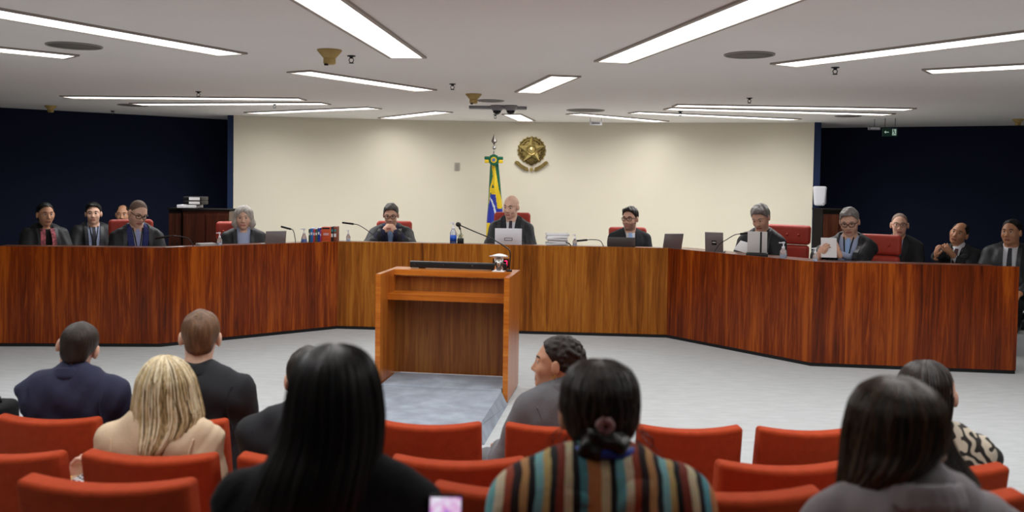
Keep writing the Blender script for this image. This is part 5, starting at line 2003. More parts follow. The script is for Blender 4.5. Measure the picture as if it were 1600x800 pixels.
def laptop(px, x0, x1, topy, back, label, lid_m, turn=0.0, tilt=0.28, mark=None, depth=0.22):
    p, a = desk_pt((x0 + x1) / 2, back)
    zt = at_d((x0 + x1) / 2, topy, p.y).z - DESK
    wd = (x1 - x0) * p.y / F_PX
    t = thing('laptop', label, 'laptop', p, turn)
    w = MB(); w.rbox((0, depth / 2, 0.009), (wd, depth, 0.016), 0.005, 1); b = w.build('base', M_GREY, t)
    w = MB(); w.box((0, depth * .45, 0.0175), (wd * .88, depth * .5, 0.001)); w.build('keyboard', M_BLACK, b)
    L_ = zt / math.cos(tilt)
    T = Matrix.Translation((0, 0, 0.016)) @ Matrix.Rotation(tilt, 4, 'X')
    w = MB(); w.rbox((0, 0, L_ / 2), (wd, 0.007, L_), 0.003, 1, T=T); l = w.build('lid', lid_m, t)
    w = MB(); w.box((0, 0.0042, L_ / 2), (wd * .93, 0.001, L_ * .9), T=T); w.build('screen', emit('laptop_screen', '#8fa6c8', 0.3), l)
    if mark:
        mx, mz, mw, mh = mark
        w = MB()
        bw = 0.006
        for (cx, cz, sx, sz) in ((mx, mz + mh / 2, mw, bw), (mx, mz - mh / 2, mw, bw), (mx - mw / 2, mz, bw, mh), (mx + mw / 2, mz, bw, mh)):
            w.box((cx * 1, -0.0042, cz), (sx, 0.001, sz), T=T)
        w.build('emblem', M_BLACK, l)
    return t


LG = mat('laptop_grey', '#8b8688', 0.4, 0.3)
LD_ = mat('laptop_dark', '#5e5a5a', 0.4, 0.3)
laptop(430, 414, 446, 363, 0.20, 'open grey laptop beside the silver-haired woman', LG, 0.5)
laptop(795, 773, 815, 359, 0.20, 'white laptop lid with a dark rectangular mark before the bald man', M_WHITE, 0.0, 0.2, (0, 0.075, 0.085, 0.028))
laptop(967, 949, 992, 373, 0.16, 'low dark grey laptop before the man with the light blue tie', LD_, 0.0)
laptop(1050, 1034, 1066, 367, 0.18, 'grey laptop at the bend of the bench right of centre', LG, 0.25)
lt = laptop(1115, 1102, 1130, 365, 0.32, 'grey laptop with a small black and white sticker', LG, -0.35, 0.25)
for ch_ in lt.children:
    if ch_.name.startswith('lid'):
        T = Matrix.Translation((0, 0, 0.016)) @ Matrix.Rotation(0.25, 4, 'X')
        w = MB(); w.box((0.0, -0.0042, 0.10), (0.05, 0.001, 0.05), T=T); w.box((0, -0.005, 0.105), (0.036, 0.001, 0.012), 1, T=T)
        w.build('sticker', [M_BLACK, M_WHITE], ch_)

# microphones on the desk
def desk_mic(px0, back, pts, label, ln=0.13):
    p, a = desk_pt(px0, back)
    path = [Vector((0, 0, 0.015))]
    for (x, y, dd) in pts:
        path.append(at_d(x, y, p.y + dd) - p)
    return gooseneck(label, p, path, 0.011, ln, 0.0045)


desk_mic(303, 0.16, [(296, 374, 0.0), (283, 370, .02), (270, 368.5, .04), (262, 369.5, .06)], 'low gooseneck microphone before the man in the blue suit', 0.16)
desk_mic(462, 0.22, [(460, 366, 0.02), (457.5, 359.5, .05), (454, 358, .06)], 'gooseneck microphone beside the open grey laptop', 0.12)
desk_mic(593, 0.20, [(583, 367, 0.02), (571, 358, .05), (560, 351.5, .08), (552, 350, .1)], 'gooseneck microphone before the man with clasped hands', 0.14)
desk_mic(944, 0.16, [(938, 376.5, 0.02), (926, 374.5, .04), (917, 375, .06)], 'low gooseneck microphone left of the dark laptop', 0.14)
desk_mic(1114, 0.07, [(1124, 382, 0.0), (1136, 374, .01), (1148, 367, .03), (1157, 365.5, .05)], 'gooseneck microphone before the man with wavy grey hair', 0.15)
desk_mic(721, 0.32, [(720, 362, 0.0), (719, 358, .01)], 'short stubby microphone on the black tray', 0.03)

# black tray with a small plant
p, a = desk_pt(719, 0.24)
tr = thing('desk_tray', 'flat black tray on the desk left of the bald man', 'tray', p, a)
w = MB(); w.rbox((0, 0, 0.008), (0.34, 0.16, 0.016), 0.006, 1); w.build('plate', M_BLACK, tr)
p2, a = desk_pt(719.5, 0.24)
pl_ = thing('potted_plant', 'tiny green plant in a black cube pot on the tray', 'plant', p2 + Vector((0, -0.02, 0.016)))
w = MB(); w.rbox((0, 0, 0.035), (0.07, 0.07, 0.07), 0.006, 1); w.build('pot', M_BLACK, pl_)
rg = np.random.default_rng(3)
ml, my = mat('leaf_green', '#3c5a2a', 0.6), mat('leaf_yellow', '#a08a3a', 0.6)
for k in range(14):
    w = MB()
    x, y, hgt, an = rg.uniform(-.025, .025), rg.uniform(-.025, .025), rg.uniform(.03, .065), rg.uniform(0, 6.28)
    ex, ey = math.cos(an) * 0.02, math.sin(an) * 0.02
    w.tube([(x, y, 0.068), (x + ex * .5, y + ey * .5, 0.07 + hgt * .6), (x + ex, y + ey, 0.07 + hgt)], [0.003, 0.008, 0.001], 5, flat=0.4)
    w.build('leaf', my if k % 3 == 0 else ml, pl_)

# books
M_B = lambda n, c: mat('book_' + n, c, 0.5)
bk = [(482, 484.5, 358, '#3c4a3a'), (484.5, 489, 357, '#2f6fb5'), (489, 492, 358, '#c03a3a'), (492, 496, 358, '#4a5a48'), (496, 500, 356.5, '#2a3f9a'), (500, 502, 360, '#a33a6a')]
M_BK = [mat('book_cover_%s' % c[1:], c, 0.5) for *_, c in bk]
BLAB = ['thin dark green book at the left end of the row on the bench', 'blue book with white top second in the row on the bench', 'red thin book third in the row on the bench', 'grey-green book in the middle of the row on the bench',
        'dark blue book beside the orange box on the bench', 'narrow pink book against the orange box on the bench']
for (x0, x1, ty, c), lab, m in zip(bk, BLAB, M_BK):
    p, a = desk_pt((x0 + x1) / 2, 0.20)
    wd = (x1 - x0) * p.y / F_PX
    hz = at_d(x0, ty, p.y).z - DESK
    t = thing('book', lab, 'book', p, 0.0, 'books standing on the bench')
    w = MB(); w.rbox((0, 0.07, hz / 2), (wd * .96, 0.15, hz), 0.002, 1); w.build('cover', m, t)
    w = MB(); w.box((0, 0.073, hz * .5 + 0.003), (wd * .7, 0.146, hz * .99)); w.build('pages', M_PAPER, t)
    w = MB(); w.box((0, -0.0055, hz * .68), (wd * .6, 0.001, hz * .16)); w.build('spine_label', M_PAPER, t)
p, a = desk_pt(509.2, 0.18)
hz = at_d(509, 355, p.y).z - DESK
t = thing('book_box', 'orange boxed book with white lettering panel standing on the bench', 'box', p, 0.0)
w = MB(); w.rbox((0, 0.06, hz / 2), (0.098, 0.12, hz), 0.003, 1); w.build('box', mat('box_orange', '#c9552a', 0.5, var=0.12, vscale=30), t)
w = MB(); w.box((0.0, -0.001, hz * .58), (0.062, 0.002, 0.032)); b = w.build('title_panel', mat('title_red', '#d8402e', 0.5), t)
for q in range(2):
    for k in range(5):
        w = MB(); w.box((-0.024 + k * 0.012, -0.0025, hz * .58 + 0.008 - q * 0.014), (0.009, 0.001, 0.009)); w.build('letter', M_WHITE, b)
w = MB(); w.box((0, -0.001, hz * .10), (0.09, 0.002, 0.02)); w.build('ochre_band', mat('ochre', '#b08b3a', 0.5), t)
w = MB(); w.box((0, -0.001, hz * .93), (0.08, 0.002, 0.016)); w.build('dark_band', M_BLACK, t)
for (x0, x1, ty, c, lab) in ((516.8, 520.6, 354.5, '#22242a', 'black book right of the orange box on the bench'), (521, 526, 354.5, '#8a4632', 'brown book with coloured spine at the right end of the row on the bench')):
    p, a = desk_pt((x0 + x1) / 2, 0.18)
    wd = (x1 - x0) * p.y / F_PX
    hz = at_d(x0, ty, p.y).z - DESK
    t = thing('book', lab, 'book', p, 0.0, 'books standing on the bench')
    w = MB(); w.rbox((0, 0.07, hz / 2), (wd * .96, 0.15, hz), 0.002, 1); w.build('cover', mat('book_cover_' + c[1:], c, 0.5), t)
    w = MB(); w.box((0, -0.006, hz * .5), (wd * .7, 0.001, hz * .2)); w.build('spine_label', M_PAPER, t)
    w = MB(); w.box((0, -0.006, hz * .78), (wd * .7, 0.001, hz * .14)); w.build('spine_label', mat('spine_teal', '#3a8a8a', 0.5), t)

# stack of paper files
p, a = desk_pt(870, 0.24)
t = thing('paper_stack', 'stack of loose white files with a black clip right of the bald man', 'papers', p, 0.0)
rg = np.random.default_rng(12)
z = 0.006
for k, th in enumerate((0.03, 0.024, 0.026, 0.022, 0.026, 0.018)):
    w = MB(); w.rbox((rg.uniform(-.01, .01), rg.uniform(-.01, .01), z + th / 2), (0.235 + rg.uniform(-.02, .025), 0.30, th), 0.004, 1, (3, 3, 1),
                     deform=lambda x, y, zz, q=rg.uniform(0, 6): (x, y, zz + 0.004 * math.sin(14 * x + q)))
    w.build('file', M_PAPER if k % 2 == 0 else mat('paper_shade', '#c9c9cc', 0.8), t)
    z += th + 0.0015
w = MB(); w.tube([(0.09, -0.15, 0.07), (0.125, -0.15, 0.062), (0.145, -0.15, 0.04), (0.13, -0.15, 0.012)], 0.007, 7); w.build('clip', M_BLACK, t)


def sheet(x, back, wd, dp, label, rz=0.0, m=M_PAPER, th=0.006):
    p, a = desk_pt(x, back)
    o = MB().rbox((0, 0, th / 2), (wd, dp, th), 0.002, 1).build('paper_sheet', m, None, p + Vector((0, 0, 0.0005)), a + rz)
    return tag(o, label, 'paper', 'papers on the bench')


sheet(760, 0.14, 0.20, 0.12, 'loose white sheets left of the white laptop', 0.1)
sheet(832, 0.16, 0.22, 0.14, 'loose white sheets right of the white laptop', -0.05)
sheet(1006, 0.12, 0.16, 0.12, 'pale pink sheets right of the dark laptop', 0, mat('paper_pink', '#dcb6a6', 0.8), 0.03)
sheet(538, 0.16, 0.12, 0.10, 'small white pad right of the books', 0, M_PAPER, 0.02)
sheet(276, 0.14, 0.18, 0.12, 'white sheets before the man in the blue suit', 0.2, M_PAPER, 0.03)
sheet(322, 0.24, 0.17, 0.14, 'grey folder on the desk left of the silver-haired woman', 0.0, mat('folder_grey', '#a5a3a0', 0.6), 0.05)
# papers held open before the wavy-haired man: an upright leaning sheet
p, a = desk_pt(1157, 0.25)
o = MB().rbox((0, 0, 0.06), (0.14, 0.006, 0.15), 0.002, 1, T=Matrix.Rotation(-0.9, 4, 'X') @ Matrix.Rotation(0.35, 4, 'Y')).build('paper_sheet', M_PAPER, None, p + Vector((0, 0, 0.06)), -0.4)
tag(o, 'leaning white sheet left of the reading stand', 'paper', 'papers on the bench')
# reading stand: grey box with a dark stripe on a black base
p, a = desk_pt(1183, 0.16)
t = thing('reading_stand', 'pale grey box with a dark vertical stripe on a black base', 'stand', p, -0.3)
w = MB(); w.rbox((0, 0, 0.03), (0.21, 0.13, 0.06), 0.008, 1); w.build('base', M_BLACK, t)
hz = at_d(1183, 362, p.y).z - DESK
w = MB(); w.rbox((0, 0.0, 0.06 + (hz - .06) / 2), (0.19, 0.02, hz - 0.06), 0.004, 1); w.build('board', mat('stand_grey', '#c5c2c0', 0.5), t)
w = MB(); w.box((0.035, -0.0108, 0.06 + (hz - .06) / 2), (0.018, 0.001, hz - 0.064)); w.build('stripe', M_BLACK, t)
# sheet held by the man with glasses
pc = at_d(1295, 387, J['reader']['root'].location.y - 0.41)
o = MB().rbox((0, 0, 0), (0.150, 0.004, 0.20), 0.001, 1, T=Matrix.Rotation(-0.25, 4, 'X')).build('held_sheet', M_PAPER, None, pc, math.radians(-12))
tag(o, 'white sheet held upright by the man with glasses at right', 'paper')

# ---------------------------------------------------------------- cabinets beside the white wall
M_CAB = wood('cabinet_wood', '#1c0b06', '#3e1c0f', '#56301c', 'Z', 0.35, 0.4)
M_DARKTOP = mat('cabinet_black', '#100c0b', 0.8, spec=0.1)


def cabinet(x0, x1, ty, d, label, rz, dark):
    a, b = at_d(x0, ty, d), at_d(x1, ty, d)
    c = (a + b) / 2
    wd = (b - a).length
    h = c.z - DAIS
    t = thing('cabinet', label, 'cabinet', (c.x, c.y, DAIS), rz)
    w = MB(); w.box((0, 0.2, h / 2 - 0.012), (wd, 0.40, h - 0.024)); w.build('body', M_DARKTOP if dark else M_CAB, t)
    w = MB(); w.box((0, 0.2, h - 0.012), (wd + 0.02, 0.42, 0.024)); w.build('top', M_DARKTOP, t)
    for s in (-1, 1):
        w = MB(); w.box((s * wd * .245, -0.008, h / 2 - 0.02), (wd * .47, 0.016, h - 0.10)); dd = w.build('door', M_CAB, t)
        w = MB(); w.box((s * 0.03, -0.022, h * .55), (0.012, 0.012, 0.10)); w.build('handle', M_DARKMETAL, dd)
    return t, c, h


t, c, h = cabinet(286, 358, 327, 11.3, 'dark wooden cabinet left of the white wall', 0.0, False)
t2, c2, h2 = cabinet(264, 284, 325, 11.4, 'narrow black cabinet beside the wooden one', 0.0, True)
t3, c3, h3 = cabinet(1286, 1336, 327, 12.0, 'dark cabinet right of the white wall behind the man with the sheet', 0.0, True)
for k, (x0, x1, y0, y1, m, lab) in enumerate(((282, 312, 323, 327.5, 'w', 'white flat binder lying at the bottom on the wooden cabinet'), (270, 298, 318, 322.5, 'k', 'binder with white label in the middle of the cabinet stack'), (270, 298, 311, 317.5, 'k', 'topmost binder with white label on the cabinet stack'))):
    z0 = at_d(290, y1, 11.5).z if k else DAIS + h
    zz = DAIS + max(h, h2) + 0.002 + [0.0, 0.045, 0.095][k]
    hh = [0.04, 0.045, 0.05][k]
    a, b = at_d(x0, y0, 11.5), at_d(x1, y0, 11.5)
    cc = (a + b) / 2
    t = thing('binder', lab, 'binder', (max(cc.x, c.x - 0.20) if k else cc.x, 11.45, zz), 0, 'binders on the cabinet')
    wd = (b - a).length
    w = MB(); w.rbox((0, 0.05, hh / 2), (wd, 0.26, hh), 0.004, 1); w.build('cover', M_WHITE if m == 'w' else M_BLACK, t)
    w = MB(); w.box((wd * .12, -0.081, hh / 2), (wd * .6, 0.002, hh * .75)); w.build('label_strip', M_PAPER, t)

# ---------------------------------------------------------------- flag
wp, wt = wall_pt(771)
fd = wp.y - 0.45
SC = fd / F_PX


def fz(row, x=771):
    return at_d(x, row, fd).z


fb = at_d(771, 300, fd)
flag = thing('flag_on_pole', 'green, yellow and blue national flag hanging on a silver-tipped pole', 'flag', (fb.x, fb.y, DAIS))
z0 = DAIS
w = MB(); w.lathe([(0.0, 0), (0.17, 0), (0.17, 0.02), (0.05, 0.05), (0.03, 0.09), (0.0, 0.09)], 24); w.build('base', M_DARKMETAL, flag)
w = MB(); w.tube([(0, 0, 0.08), (0, 0, fz(236) - z0)], 0.014, 10); w.build('pole', mat('pole_silver', '#9a9690', 0.3, 0.9), flag)
zb = fz(231) - z0
w = MB()
w.lathe([(0.0, zb - 0.034), (0.02, zb - 0.028), (0.034, zb), (0.02, zb + 0.028), (0.0, zb + 0.034)], 16)
w.build('ball', M_CHROME, flag)
zf0, zf1 = fz(226.5) - z0, fz(209) - z0
w = MB(); w.lathe([(0.012, zf0), (0.014, zf0 + 0.02), (0.046, zf0 + (zf1 - zf0) * .30), (0.0, zf1)], 8, smooth=False); w.build('finial', mat('finial_steel', '#77716c', 0.35, 0.8), flag)
# cloth
rows = np.array([[254, 766, 778], [262, 765, 779], [275, 764.5, 780.5], [290, 764, 782], [305, 763.5, 783.5], [325, 762.5, 785.5], [345, 761, 787], [370, 760, 788], [400, 761, 787]])
NL, NA = 60, 96
ys = np.linspace(254, 400, NL)
V = []
uvpx = []
for i, yy in enumerate(ys):
    xl, xr = np.interp(yy, rows[:, 0], rows[:, 1]), np.interp(yy, rows[:, 0], rows[:, 2])
    cxp, hw = (xl + xr) / 2, (xr - xl) / 2
    for k in range(NA):
        a = 2 * math.pi * k / NA
        rip = 1 + 0.16 * math.sin(7 * a + yy * 0.02) + 0.08 * math.sin(13 * a + 1.3 - yy * .015)
        x = (cxp - 771 + hw * math.cos(a) * (0.93 + 0.07 * rip)) * SC
        y = 0.075 * math.sin(a) * rip * (0.4 + 0.6 * min(1, (yy - 250) / 40))
        V.append((x, y, fz(yy) - z0))
        uvpx.append((cxp + hw * math.cos(a), yy))
Fq = [(i * NA + k, i * NA + (k + 1) % NA, (i + 1) * NA + (k + 1) % NA, (i + 1) * NA + k) for i in range(NL - 1) for k in range(NA)]
me = mesh_np('cloth', V, np.array(Fq)[:, ::-1])


def inpoly(x, y, P):
    c = False
    j = len(P) - 1
    for i in range(len(P)):
        if (P[i][1] > y) != (P[j][1] > y) and x < (P[j][0] - P[i][0]) * (y - P[i][1]) / (P[j][1] - P[i][1]) + P[i][0]:
            c = not c
        j = i
    return c


zp = lambda pts: [(680 + x / 5, 190 + y / 5) for x, y in pts]
YEL1 = zp([(437, 335), (465, 345), (480, 430), (500, 540), (530, 640), (530, 672), (488, 676), (472, 565), (430, 560), (424, 640), (418, 640), (428, 520), (450, 430)])
GRT = zp([(440, 522), (447, 488), (462, 518)])
BLU = zp([(434, 566), (474, 566), (490, 678), (535, 674), (540, 1100), (395, 1100), (400, 780)])
WHT = zp([(428, 596), (440, 600), (468, 660), (482, 722), (470, 724), (456, 668)])
YB = zp([(395, 790), (432, 790), (420, 1100), (395, 1100)])
mi = []
for q in Fq:
    x = sum(uvpx[v][0] for v in q) / 4; y = sum(uvpx[v][1] for v in q) / 4
    m_ = 0
    if inpoly(x, y, BLU): m_ = 2
    if inpoly(x, y, YEL1): m_ = 1
    if inpoly(x, y, GRT): m_ = 0
    if inpoly(x, y, WHT): m_ = 3
    if inpoly(x, y, YB): m_ = 1
    mi.append(m_)
me.polygons.foreach_set('material_index', np.array(mi, np.int32))
link_mesh('cloth', me, [mat('flag_green', '#0b5a3e', 0.5), mat('flag_yellow', '#d9b81a', 0.5), mat('flag_blue', '#26349a', 0.5), mat('flag_white', '#d5d8dc', 0.5)], flag)
# rosette and ribbon loops
zr = fz(250) - z0
ros = MB()
n = 28
for (r0, r1, y, mi_) in ((0.0, 0.085, -0.10, 0), (0.0, 0.046, -0.108, 1), (0.0, 0.026, -0.114, 2)):
    ring = [(0.0 + (r1 * (1 + (0.05 * math.cos(14 * a) if mi_ == 0 else 0))) * math.cos(a), zr + r1 * (1 + (0.05 * math.cos(14 * a) if mi_ == 0 else 0)) * math.sin(a)) for a in np.linspace(0, 2 * math.pi, 84, endpoint=False)]
    ros.prism(ring, y, y + 0.012, mi_)
ros.build('rosette', [MATS['flag_green'], MATS['flag_yellow'], mat('rosette_blue', '#5a6a9a', 0.5)], flag)
for s in (-1, 1):
    w = MB()
    w.rbox((s * 0.10, -0.085, zr + 0.028), (0.09, 0.035, 0.05), 0.012, 2)
    w.rbox((s * 0.105, -0.085, zr - 0.024), (0.07, 0.033, 0.052), 0.012, 2, mi=1)
    w.build('ribbon_loop', [MATS['flag_green'], MATS['flag_yellow']], flag)

# ---------------------------------------------------------------- gilded emblem on the wall
ep, et = wall_pt(830)
ez = at_d(829, 239, ep.y).z
em = thing('wall_emblem', 'round gilded coat of arms with a star, wreath and ribbon on the white wall', 'emblem', (ep.x, ep.y - 0.006, ez), math.atan2(et.y, et.x))
GOLD = mat('emblem_gold', '#93804c', 0.38, 0.8, bump=0.3, bscale=90, var=0.3, vscale=30)
GOLDL = mat('emblem_gold_light', '#d0bb78', 0.28, 0.75)
GOLDD = mat('emblem_gold_dark', '#5e4f2a', 0.45, 0.75, bump=0.4, bscale=120)
U = ep.y / F_PX                       # metres per picture pixel at the wall
kx = 60 / 640 * U
cx0, cz0 = 306, 370                   # zoom coordinates of the star's centre


def ez2(x, y):
    return ((x - cx0) * kx, (cz0 - y) * kx + (239 - (200 + cz0 * 75 / 800)) * U)


# sunburst plate with pointed rays
w = MB()
ring = []
for k in range(60):
    a = 2 * math.pi * k / 60
    r = (246 if k % 3 == 0 else (228 if k % 3 == 1 else 226))
    ring.append(ez2(cx0 + r * math.cos(a), cz0 - r * math.sin(a) * 0.98 + 4))
w.prism(ring, -0.012, 0.0); w.build('sunburst', GOLD, em)
# wreath leaves
for k in range(40):
    a = 2 * math.pi * k / 40
    for rr in (205, 165):
        c_ = ez2(cx0 + rr * math.cos(a + (0.08 if rr < 200 else 0)), cz0 - rr * math.sin(a + (0.08 if rr < 200 else 0)))
        w = MB()
        T = Matrix.Translation((c_[0], -0.014, c_[1])) @ Matrix.Rotation(-(a + 0.9), 4, 'Y')
        L_ = 0.022
        w.tube([(-L_, 0, 0), (0, -0.006, 0), (L_, 0, 0)], [0.002, 0.010, 0.001], 5, T=T)
        w.build('wreath_leaf', GOLDD if (k + rr) % 2 else GOLD, em)
# five-pointed faceted star
w = MB()
oc = ez2(cx0, cz0)
pts = []
for k in range(10):
    a = math.pi / 2 + k * math.pi / 5
    r = 236 if k % 2 == 0 else 96
    pts.append(ez2(cx0 + r * math.cos(a), cz0 - r * math.sin(a)))
vs = [(oc[0], -0.100, oc[1])] + [(x, -0.036 if k % 2 == 0 else -0.050, z) for k, (x, z) in enumerate(pts)]
for k in range(10):
    w.add([vs[0], vs[1 + k], vs[1 + (k + 1) % 10]], [(0, 1, 2)], k % 2)
w.build('star', [GOLDL, GOLD], em)
Tc = Matrix.Translation((oc[0], -0.072, oc[1])) @ Matrix.Rotation(math.pi / 2, 4, 'X')
w = MB(); w.lathe([(92 * kx, -0.01), (92 * kx, 0.012), (78 * kx, 0.016), (72 * kx, 0.010), (0, 0.010)], 30, T=Tc); w.build('centre_ring', GOLD, em)
w = MB(); w.lathe([(62 * kx, 0.008), (52 * kx, 0.020), (26 * kx, 0.030), (0, 0.034)], 24, T=Tc); w.build('centre_boss', GOLDL, em)
for k in range(20):
    a = 2 * math.pi * k / 20
    c_ = ez2(cx0 + 84 * math.cos(a), cz0 - 84 * math.sin(a))
    w = MB(); w.lathe([(0.006, 0), (0.004, 0.004), (0, 0.006)], 6, T=Matrix.Translation((c_[0], -0.086, c_[1])) @ Matrix.Rotation(math.pi / 2, 4, 'X')); w.build('stud', GOLDL, em)
# branches crossing below and the ribbon
for s in (-1, 1):
    w = MB()
    w.tube([(*[v for v in (ez2(cx0 + s * 5, 600)[0],)], -0.024, ez2(0, 620)[1]), (ez2(cx0 + s * 120, 0)[0], -0.026, ez2(0, 520)[1]), (ez2(cx0 + s * 205, 0)[0], -0.022, ez2(0, 380)[1])], [0.008, 0.012, 0.004], 7)
    w.build('branch', GOLDD, em)
    top = [ez2(cx0 + s * x, y) for x, y in ((44, 722), (110, 706), (185, 664), (250, 608), (284, 580))]
    bot = [ez2(cx0 + s * x, y) for x, y in ((252, 548), (215, 560), (165, 606), (105, 640), (56, 660))]
    poly_ = top + bot
    if s < 0:
        poly_ = poly_[::-1]
    w = MB(); w.prism(poly_, -0.032, -0.006); clean_normals(w.build('ribbon', GOLD, em))
w = MB(); w.prism([ez2(cx0 + x, y) for x, y in ((-26, 665), (26, 665), (30, 700), (0, 728), (-30, 700))], -0.04, -0.006); clean_normals(w.build('sword_hilt', GOLDL, em))
w = MB(); w.rbox((ez2(cx0, 0)[0], -0.022, ez2(0, 560)[1]), (80 * kx, 0.03, 90 * kx), 0.008, 1); w.build('shield_base', GOLDD, em)

# ---------------------------------------------------------------- small things on the walls
tp, tt_ = wall_pt(714)
tz = at_d(714, 260.5, tp.y).z
t = thing('wall_switch', 'small grey blank switch plate on the white wall left of the flag', 'switch', (tp.x, tp.y - 0.001, tz), math.atan2(tt_.y, tt_.x))
w = MB(); w.rbox((0, -0.006, 0), (0.08, 0.012, 0.125), 0.004, 1); w.build('plate', mat('switch_grey', '#a9a397', 0.5), t)
w = MB(); w.box((0, -0.0128, 0.0), (0.045, 0.0016, 0.08)); w.build('cover', mat('switch_inner', '#989288', 0.5), t)
for z in (-0.05, 0.05):
    w = MB(); w.box((0, -0.0128, z), (0.008, 0.0016, 0.008)); w.build('screw', M_CHROME, t)

sp = WPR + Vector((0.09, -0.02, 0))
sz = at_d(1281, 306, sp.y).z
t = thing('wall_speaker', 'white wedge-shaped loudspeaker on the right edge of the white wall', 'speaker', (sp.x, sp.y - 0.0, sz), -0.25)
w = MB(); w.rbox((0, -0.09, 0), (0.17, 0.16, 0.29), 0.03, 3, deform=lambda x, y, z: (x * (1 + 0.15 * z / 0.145), y, z)); w.build('cabinet', M_WHITE, t)
w = MB(); w.rbox((0.078, -0.09, 0), (0.03, 0.12, 0.24), 0.012, 2); w.build('grille', mat('grille_grey', '#77757c', 0.6), t)
w = MB(); w.box((0, 0.0, 0), (0.05, 0.04, 0.08)); w.build('bracket', M_DARKMETAL, t)
w = MB(); w.box((0.05, -0.168, -0.11), (0.012, 0.006, 0.012)); w.build('led', M_BLACK, t)

# ---------------------------------------------------------------- ceiling fittings
def ceil_thing(name, label, cat, px, py, group=None):
    p = at_z(px, py, CEIL)
    return thing(name, label, cat, (p.x, p.y, CEIL), 0, group), p.y / F_PX


for (px, py, wd, lab) in ((515, 78, 38, 'largest cream funnel-shaped smoke detector left of centre'), (740, 147, 25, 'cream funnel-shaped smoke detector beside the dome cameras'),
                          (79, 165, 18, 'cream smoke detector above the left navy wall'), (1591, 186, 17, 'cream smoke detector at the right picture edge')):
    t, u = ceil_thing('smoke_detector', lab, 'detector', px, py, 'cream smoke detectors on the ceiling')
    r = wd * u / 2
    w = MB(); w.lathe([(r, 0), (r, -0.008), (r * .5, -r * .68), (r * .45, -r * .7)], 24); clean_normals(w.build('funnel', M_CREAM, t))
    w = MB(); w.lathe([(r * .46, -r * .66), (r * .50, -r * .75), (r * .50, -r * 1.1), (r * .36, -r * 1.18), (0, -r * 1.18)], 20); clean_normals(w.build('sensor', M_CREAM, t))
    w = MB(); w.box((-r * .2, -r * .3, -r * 1.24), (r * .3, r * .3, r * .12)); w.build('lens', M_BLACK, t)
for (px, py, lab) in ((549, 87, 'sprinkler head right of the largest smoke detector'), (707, 131, 'sprinkler head in the middle of the ceiling'), (310, 143, 'sprinkler head over the left flat lamps'),
                      (429, 162, 'sprinkler head between the left flat lamps'), (774, 179, 'sprinkler head below the dome cameras'), (1305, 105, 'sprinkler head under the long upper right lamp'),
                      (1171, 153, 'sprinkler head over the right flat lamps'), (1063, 174, 'small sprinkler head between the right flat lamps'), (176, 173, 'small sprinkler head above the left navy wall')):
    t, u = ceil_thing('sprinkler_head', lab, 'sprinkler', px, py, 'sprinkler heads on the ceiling')
    w = MB(); w.lathe([(0.032, 0), (0.032, -0.006), (0.014, -0.010), (0.012, -0.022), (0, -0.022)], 14); clean_normals(w.build('escutcheon', M_DARKMETAL, t))
    w = MB()
    for s in (-1, 1):
        w.tube([(s * 0.010, 0, -0.018), (s * 0.018, 0, -0.032), (s * 0.012, 0, -0.048), (0, 0, -0.054)], 0.0035, 6)
    w.build('yoke', M_DARKMETAL, t)
    w = MB(); w.lathe([(0.020, -0.054), (0.020, -0.058), (0, -0.058)], 12); clean_normals(w.build('deflector', M_DARKMETAL, t))
for (px, py, wd, lab) in ((116, 71, 82, 'large round grey ceiling speaker grille at upper left'), (1171, 85, 78, 'large round grey ceiling speaker grille right of centre'), (766, 157, 44, 'round ceiling grille beside the dome cameras'),
                          (208, 164, 46, 'flat round ceiling grille left of the flat lamps'), (915, 172, 60, 'flat round ceiling grille above the emblem'), (1325, 181, 40, 'flat round ceiling grille above the exit sign')):
    t, u = ceil_thing('ceiling_speaker', lab, 'grille', px, py, 'round grilles on the ceiling')
    r = wd * u / 2
    w = MB(); w.lathe([(r, 0), (r * .99, -0.008), (r * .93, -0.010), (r * .92, -0.004)], 40); clean_normals(w.build('rim', mat('grille_rim', '#8d8984', 0.5), t))
    w = MB(); w.lathe([(r * .93, -0.001), (r * .93, -0.005), (0, -0.005)], 40); clean_normals(w.build('mesh', mat('grille_mesh', '#6f6b66', 0.7, bump=0.4, bscale=200), t))
t, u = ceil_thing('ceiling_plate', 'long grey mounting plate carrying the two dome cameras', 'plate', 778, 166)
w = MB(); w.rbox((0, 0.05, -0.018), (90 * u, 0.16, 0.034), 0.006, 1); w.build('plate', mat('plate_grey', '#8f8f95', 0.4, 0.3), t)
for (px, lab) in ((777, 'dome camera on the left of the ceiling plate'), (798, 'dome camera on the right of the ceiling plate')):
    p = at_z(px, 166, CEIL)
    t = thing('dome_camera', lab, 'camera', (p.x, p.y - 0.13, CEIL), 0, 'dome cameras')
    w = MB(); w.lathe([(0.085, 0), (0.085, -0.018), (0.062, -0.062), (0.058, -0.066), (0, -0.066)], 24); clean_normals(w.build('housing', M_GREY, t))
    w = MB(); w.lathe([(0.053, -0.064)] + [(0.053 * math.cos(a), -0.066 - 0.050 * math.sin(a)) for a in np.linspace(0, math.pi / 2, 7)], 20); clean_normals(w.build('dome', mat('dome_glass', '#0c0e14', 0.08), t))

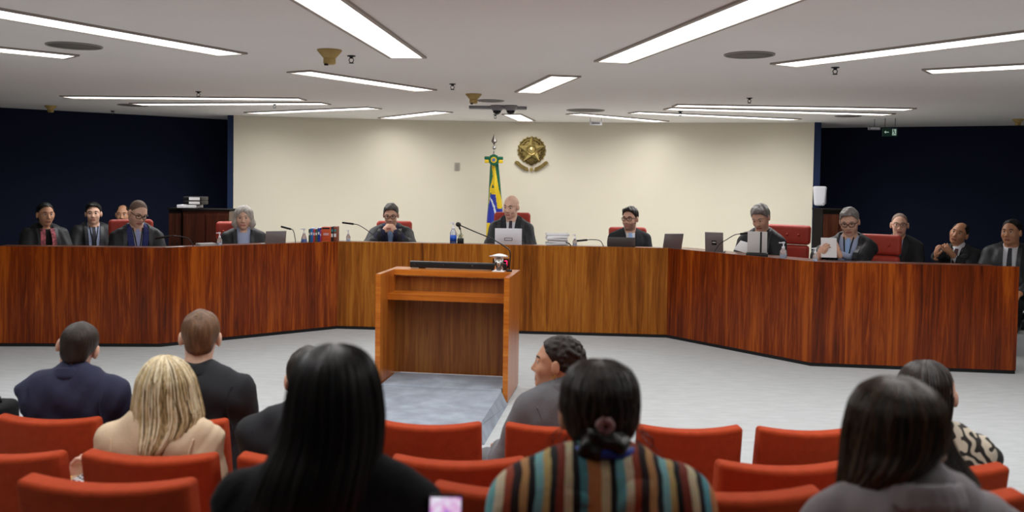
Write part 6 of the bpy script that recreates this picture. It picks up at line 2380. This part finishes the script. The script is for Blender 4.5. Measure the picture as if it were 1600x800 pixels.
# exit sign and the small emergency lamp beside it
p = at_d(1391, 206.5, 12.4)
t = thing('exit_sign', 'dark green exit sign with arrow and running figure under the ceiling at right', 'sign', p)
w = MB(); w.rbox((0, 0.01, 0), (0.21, 0.02, 0.115), 0.004, 1); w.build('panel', mat('exit_green', '#123c32', 0.4), t)
GL = emit('exit_white', '#b9d6c8', 0.35)
w = MB()
w.box((-0.045, -0.001, 0), (0.05, 0.002, 0.010)); w.prism([(-0.085, 0.0), (-0.06, -0.022), (-0.06, 0.022)], -0.002, 0.0)
w.build('arrow', GL, t)
w = MB(); w.box((0.055, -0.001, 0.0), (0.055, 0.002, 0.085)); d_ = w.build('doorway', GL, t)
w = MB()
w.lathe([(0.009, 0), (0.009, 0.002)], 10, T=Matrix.Translation((0.045, -0.002, 0.028)) @ Matrix.Rotation(math.pi / 2, 4, 'X'))
for a, b in (((0.045, 0.018), (0.058, -0.006)), ((0.058, -0.006), (0.042, -0.034)), ((0.058, -0.006), (0.072, -0.03)), ((0.047, 0.014), (0.032, 0.0)), ((0.047, 0.014), (0.064, 0.008))):
    w.tube([(a[0], -0.003, a[1]), (b[0], -0.003, b[1])], 0.0035, 6)
w.build('figure', MATS['exit_green'], t)
w = MB()
for s in (-1, 1):
    w.tube([(s * 0.07, 0.01, 0.057), (s * 0.07, 0.01, CEIL - p.z)], 0.004, 6)
w.build('hanger', M_DARKMETAL, t)
p = at_d(1367, 200.5, 12.6)
t = thing('emergency_lamp', 'small grey emergency lamp beside the exit sign', 'lamp', p)
w = MB(); w.rbox((0, 0.02, 0), (0.17, 0.05, 0.045), 0.008, 1); w.build('case', M_GREY, t)
w = MB(); w.box((0, -0.006, 0), (0.13, 0.003, 0.025)); w.build('lens', M_WHITE, t)
w = MB(); w.tube([(0, 0.02, 0.022), (0, 0.02, CEIL - p.z)], 0.005, 6); w.build('stem', M_GREY, t)
p = at_d(931, 192.5, 13.2)
t = thing('ceiling_sign', 'tiny white hanging sign with dark lettering above the emblem', 'sign', p)
w = MB(); w.rbox((0, 0.006, 0), (0.18, 0.012, 0.055), 0.003, 1); w.build('board', M_WHITE, t)
for k in range(7):
    w = MB(); w.box((-0.054 + 0.018 * k, -0.001, 0), (0.011, 0.002, 0.022)); w.build('letter', M_BLACK, t)
w = MB()
for s in (-1, 1):
    w.tube([(s * 0.08, 0.006, 0.027), (s * 0.08, 0.006, CEIL - p.z)], 0.003, 6)
w.build('hanger', M_DARKMETAL, t)
